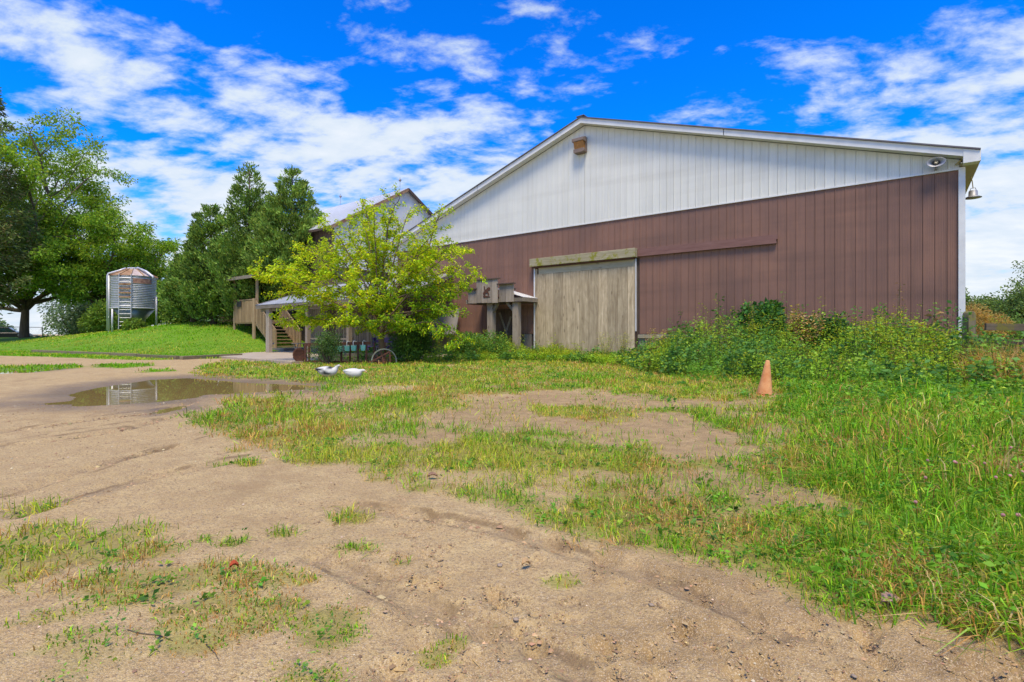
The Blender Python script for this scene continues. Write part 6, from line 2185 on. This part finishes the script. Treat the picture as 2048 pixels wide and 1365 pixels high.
tag(trl, 'low flat trailer standing right of the dark car', 'trailer')
MB().box(-1.0, 1.0, -0.6, 0.6, 0.42, 0.50).build('bed', MAT['greywoodx'], trl)
MB().beam((-1.0, -0.62, 0.56), (1.02, -0.62, 0.54), 0.05, 0.06).build('side_rail', MAT['steelpost'], trl)
MB().beam((1.0, 0, 0.44), (1.6, 0, 0.40), 0.07, 0.07).build('drawbar', MAT['rust'], trl)
for s in (-1, 1):
    w = MB().lathe([(0.1, -0.09), (0.25, -0.09), (0.27, 0), (0.25, 0.09), (0.1, 0.09)], 18).build('wheel', MAT['tyre'], trl)
    w.location = (-0.1, s * 0.72, 0.22)
    w.rotation_euler = (R(90), 0, 0)
cf = empty('wire_fence', (*at(84, 58), 0.3), 0.0)
tag(cf, 'black chain-link fence with top rail behind the dark car', 'fence')
L_ = 14.0
MB().tube([(0.05, 0, 1.52), (-L_, -1.0, 1.72)], 0.035, 6).build('top_rail', MAT['black'], cf)
for i in range(5):
    f = i / 4
    MB().tube([(-L_ * f, -1.0 * f, -0.4), (-L_ * f + (0.05 if i == 0 else 0), -1.0 * f, 1.53 + 0.2 * f)], 0.04, 6).build('post', MAT['black'], cf)
wm = MB()
for i in range(56):
    f = i * 0.25 / L_
    for s in (-1, 1):
        f2 = min(max(f + s * 1.4 / L_, 0), 1)
        wm.tube([(-L_ * f, -f, 0.1), (-L_ * f2, -f2, 1.5)], 0.004, 3, False)
wm.build('wire_mesh', MAT['grey'], cf)

# ------------------------------------------------------------------ litter in the yard


def dead_leaf(label, px_, py_, L, col, rz, seed):
    r_ = np.random.default_rng(seed)
    x, y = gp(px_, py_)
    z = float(height(np.array([x]), np.array([y]))[0])
    o = empty('fallen_leaf', (x, y, z + 0.015), rz)
    tag(o, label, 'leaf')
    n = 9
    V = []
    for i in range(n):
        t = i / (n - 1)
        w = L * 0.30 * math.sin(math.pi * t ** 0.8) * (1 + 0.25 * (-1) ** i) + 0.002
        zc = 0.014 * math.sin(3.2 * t) + 0.004
        V += [(t * L - L / 2, -w, zc + 0.012), (t * L - L / 2, 0, zc), (t * L - L / 2, w, zc + 0.018)]
    mb = MB().add(V, [q for i in range(n - 1) for q in ((i * 3, i * 3 + 1, i * 3 + 4, i * 3 + 3), (i * 3 + 1, i * 3 + 2, i * 3 + 5, i * 3 + 4))])
    b_ = mb.build('blade', m_plain('dead_leaf_skin', col, 0.8, scale=30), o, True)
    sl = b_.modifiers.new('solid', 'SOLIDIFY')
    sl.thickness = 0.0015
    MB().tube([(-L / 2, 0, 0.006), (-L / 2 - 0.03, 0.006, 0.004)], 0.0015, 5).build('stalk', b_.data.materials[0], o)


dead_leaf('curled pale brown leaf lying at the edge of the sand', 1783, 1218, 0.085, (0.40, 0.25, 0.17), 0.1, 1)
dead_leaf('small rust-red leaf lying by the grass tuft at lower left', 468, 1145, 0.038, (0.42, 0.07, 0.02), 0.6, 2)
dead_leaf('brown leaf lying in front of the middle grass patch', 865, 959, 0.075, (0.30, 0.17, 0.10), 0.2, 3)
dead_leaf('tan leaf lying on the sand near the centre', 1052, 1133, 0.045, (0.50, 0.33, 0.16), 0.4, 4)


def stone(label, px_, py_, s, seed):
    r_ = np.random.default_rng(seed)
    x, y = gp(px_, py_)
    z = float(height(np.array([x]), np.array([y]))[0])
    mb = MB()
    mb.lathe([(0.25 * s, -0.3 * s), (0.8 * s, -0.15 * s), (1.0 * s, 0.1 * s), (0.75 * s, 0.42 * s), (0.3 * s, 0.55 * s)], 9)
    mb.v = [(a * r_.uniform(0.82, 1.2) * 1.25, b_ * r_.uniform(0.82, 1.2), c * r_.uniform(0.85, 1.15)) for a, b_, c in mb.v]
    o = mb.build('stone', MAT['stone'], None, True)
    o.location = (x, y, z + 0.004)
    o.rotation_euler = (0, 0, r_.uniform(0, 6))
    tag(o, label, 'stone', 'small stones in the sand')


for i, (px_, py_, s, lab) in enumerate(((1000, 1128, .013, 'flat dark stone in the sand left of the tan leaf'), (1303, 1210, .010, 'small brown stone in the sand right of centre'), (1032, 1237, .010, 'dark stone in the wheel track near the bottom centre'),
                                        (1708, 1353, .008, 'dark pebble near the bottom edge under the pale brown leaf'))):
    stone(lab, px_, py_, s, 200 + i)


def twig(label, pts, r0, col=None):
    P = []
    for px_, py_ in pts:
        x, y = gp(px_, py_)
        P.append((x, y, float(height(np.array([x]), np.array([y]))[0]) + r0 * 1.3))
    o = MB().tube(P, [r0] * (len(P) - 1) + [r0 * 0.5], 6).build('twig', col or MAT['bark'], None, True)
    tag(o, label, 'twig', 'twigs and straws in the yard')


straw = m_plain('straw', (0.52, 0.36, 0.15), 0.8)
twig('dark curved twig in the lower left grass', [(255, 1262), (280, 1266), (320, 1270), (345, 1280)], 0.0022)
twig('long yellow straw lying at the bottom centre', [(752, 1300), (790, 1315), (846, 1337)], 0.003, straw)
twig('short yellow straw below the middle of the picture', [(930, 1290), (945, 1306), (960, 1322)], 0.0025, straw)
twig('thin dark twig in the sand at lower left', [(412, 1288), (430, 1305), (438, 1318)], 0.002)
twig('tiny forked twig on the sand at left', [(90, 1140), (94, 1148), (100, 1154)], 0.002)
twig('pale dead stalk standing at the sward edge', [(1322, 1092), (1328, 1075), (1330, 1055)], 0.003, straw)


def make_gravel():
    """loose grit and crumbs of earth scattered on the drive"""
    r_ = np.random.default_rng(12)
    n = 30000
    x, y = sample_sector(n, 1.4, 11, 1.3, R(56))
    tot, lush, lawn = cover(x, y)
    k = (tot < 0.25) & (fbm(x * 2.2, y * 2.2, 3, 191) > 0.43)
    for p in (P_PUDDLE, P_PUDDLE3):
        k &= sdf(p, x, y) < -0.1
    x, y = x[k], y[k]
    n = len(x)
    z = height(x, y)
    s = np.exp(r_.normal(-5.85, 0.42, n)) * np.maximum(1, np.hypot(x, y) / 4)
    base = np.array([(1, 0, 0), (0, 1, 0), (-1, 0, 0), (0, -1, 0), (0, 0, 0.8), (0, 0, -0.4)], float)
    V = base[None] * s[:, None, None] * r_.uniform(0.6, 1.3, (n, 6, 1)) + np.stack([x, y, z + 0.2 * s], 1)[:, None]
    fc = np.array([(0, 1, 4), (1, 2, 4), (2, 3, 4), (3, 0, 4)])
    lp = ((np.arange(n) * 6)[:, None, None] + fc[None]).ravel()
    c = pal(n, [(0.20, 0.13, 0.06), (0.26, 0.18, 0.09), (0.36, 0.28, 0.18), (0.16, 0.10, 0.05)], (5, 4, 1, 3))
    me = raw_mesh('gravel', V.reshape(-1, 3), lp, np.arange(n * 4) * 3, None, {'col': np.repeat(c, 6, 0)})
    me.materials.append(MAT['feather'])
    tag(put('gravel', me), 'loose grit and earth crumbs on the sandy drive', 'gravel', kind='stuff')


make_gravel()


def make_clods():
    """torn crumbs of darker earth along the tyre tracks and round the hoof prints"""
    r_ = np.random.default_rng(19)
    X, Y, S = [], [], []
    for pts, w in RUTS:
        P = np.array(pts)
        seg = np.linalg.norm(np.diff(P, axis=0), axis=1)
        L = seg.sum()
        m = int(L * 190)
        u = r_.random(m) * L
        cs = np.concatenate([[0], np.cumsum(seg)])
        k = np.clip(np.searchsorted(cs, u) - 1, 0, len(seg) - 1)
        f = (u - cs[k]) / seg[k]
        p = P[k] + (P[k + 1] - P[k]) * f[:, None]
        t = (P[k + 1] - P[k]) / seg[k][:, None]
        nrm = np.stack([-t[:, 1], t[:, 0]], 1)
        lane = r_.choice([-1.0, -0.45, 0.5, 1.0], m) * w * 0.85 + r_.normal(0, 0.013, m)
        q = p + nrm * lane[:, None]
        ok = fbm(q[:, 0] * 3.0 + 40 * np.sign(lane), q[:, 1] * 3.0, 3, 161) > 0.47
        X.append(q[ok, 0])
        Y.append(q[ok, 1])
        S.append(np.exp(r_.normal(-4.75, 0.45, ok.sum())))
    for hx, hy, hr, ha, hd in HOOF:
        m = r_.integers(18, 60)
        a = ha + r_.normal(0, 0.9, m)
        rr = hr * r_.normal(1.1, 0.16, m)
        X.append(hx + np.cos(a) * rr)
        Y.append(hy + np.sin(a) * rr)
        S.append(np.exp(r_.normal(-5.2, 0.4, m)))
    X, Y, S = np.concatenate(X), np.concatenate(Y), np.concatenate(S)
    S = S * np.clip(np.hypot(X, Y) / 5, 0.8, 1.6)
    n = len(X)
    Z = height(X, Y)
    base = np.array([(1, 0, 0), (0.2, 0.9, 0), (-1, 0.2, 0), (-0.1, -0.8, 0), (0.1, 0, 0.55)], float)
    an = r_.uniform(0, 6.28, n)
    rot = np.stack([np.stack([np.cos(an), -np.sin(an)], -1), np.stack([np.sin(an), np.cos(an)], -1)], 1)
    B = base[None] * r_.uniform(0.55, 1.4, (n, 5, 1))
    xy = np.einsum('nij,nkj->nki', rot, B[..., :2])
    V = np.concatenate([xy, B[..., 2:]], -1) * S[:, None, None] + np.stack([X, Y, Z - 0.001], 1)[:, None]
    fc = np.array([(0, 1, 4), (1, 2, 4), (2, 3, 4), (3, 0, 4)])
    lp = ((np.arange(n) * 5)[:, None, None] + fc[None]).ravel()
    c = pal(n, [(0.18, 0.115, 0.05), (0.24, 0.155, 0.07), (0.31, 0.21, 0.10)], (4, 4, 3))
    me = raw_mesh('earth_crumbs', V.reshape(-1, 3), lp, np.arange(n * 4) * 3, None, {'col': np.repeat(c, 5, 0)})
    me.materials.append(MAT['feather'])
    tag(put('earth_crumbs', me), 'dark crumbs of torn earth along tyre tracks and hoof prints', 'earth', kind='stuff')
    print('clods', n)


make_clods()
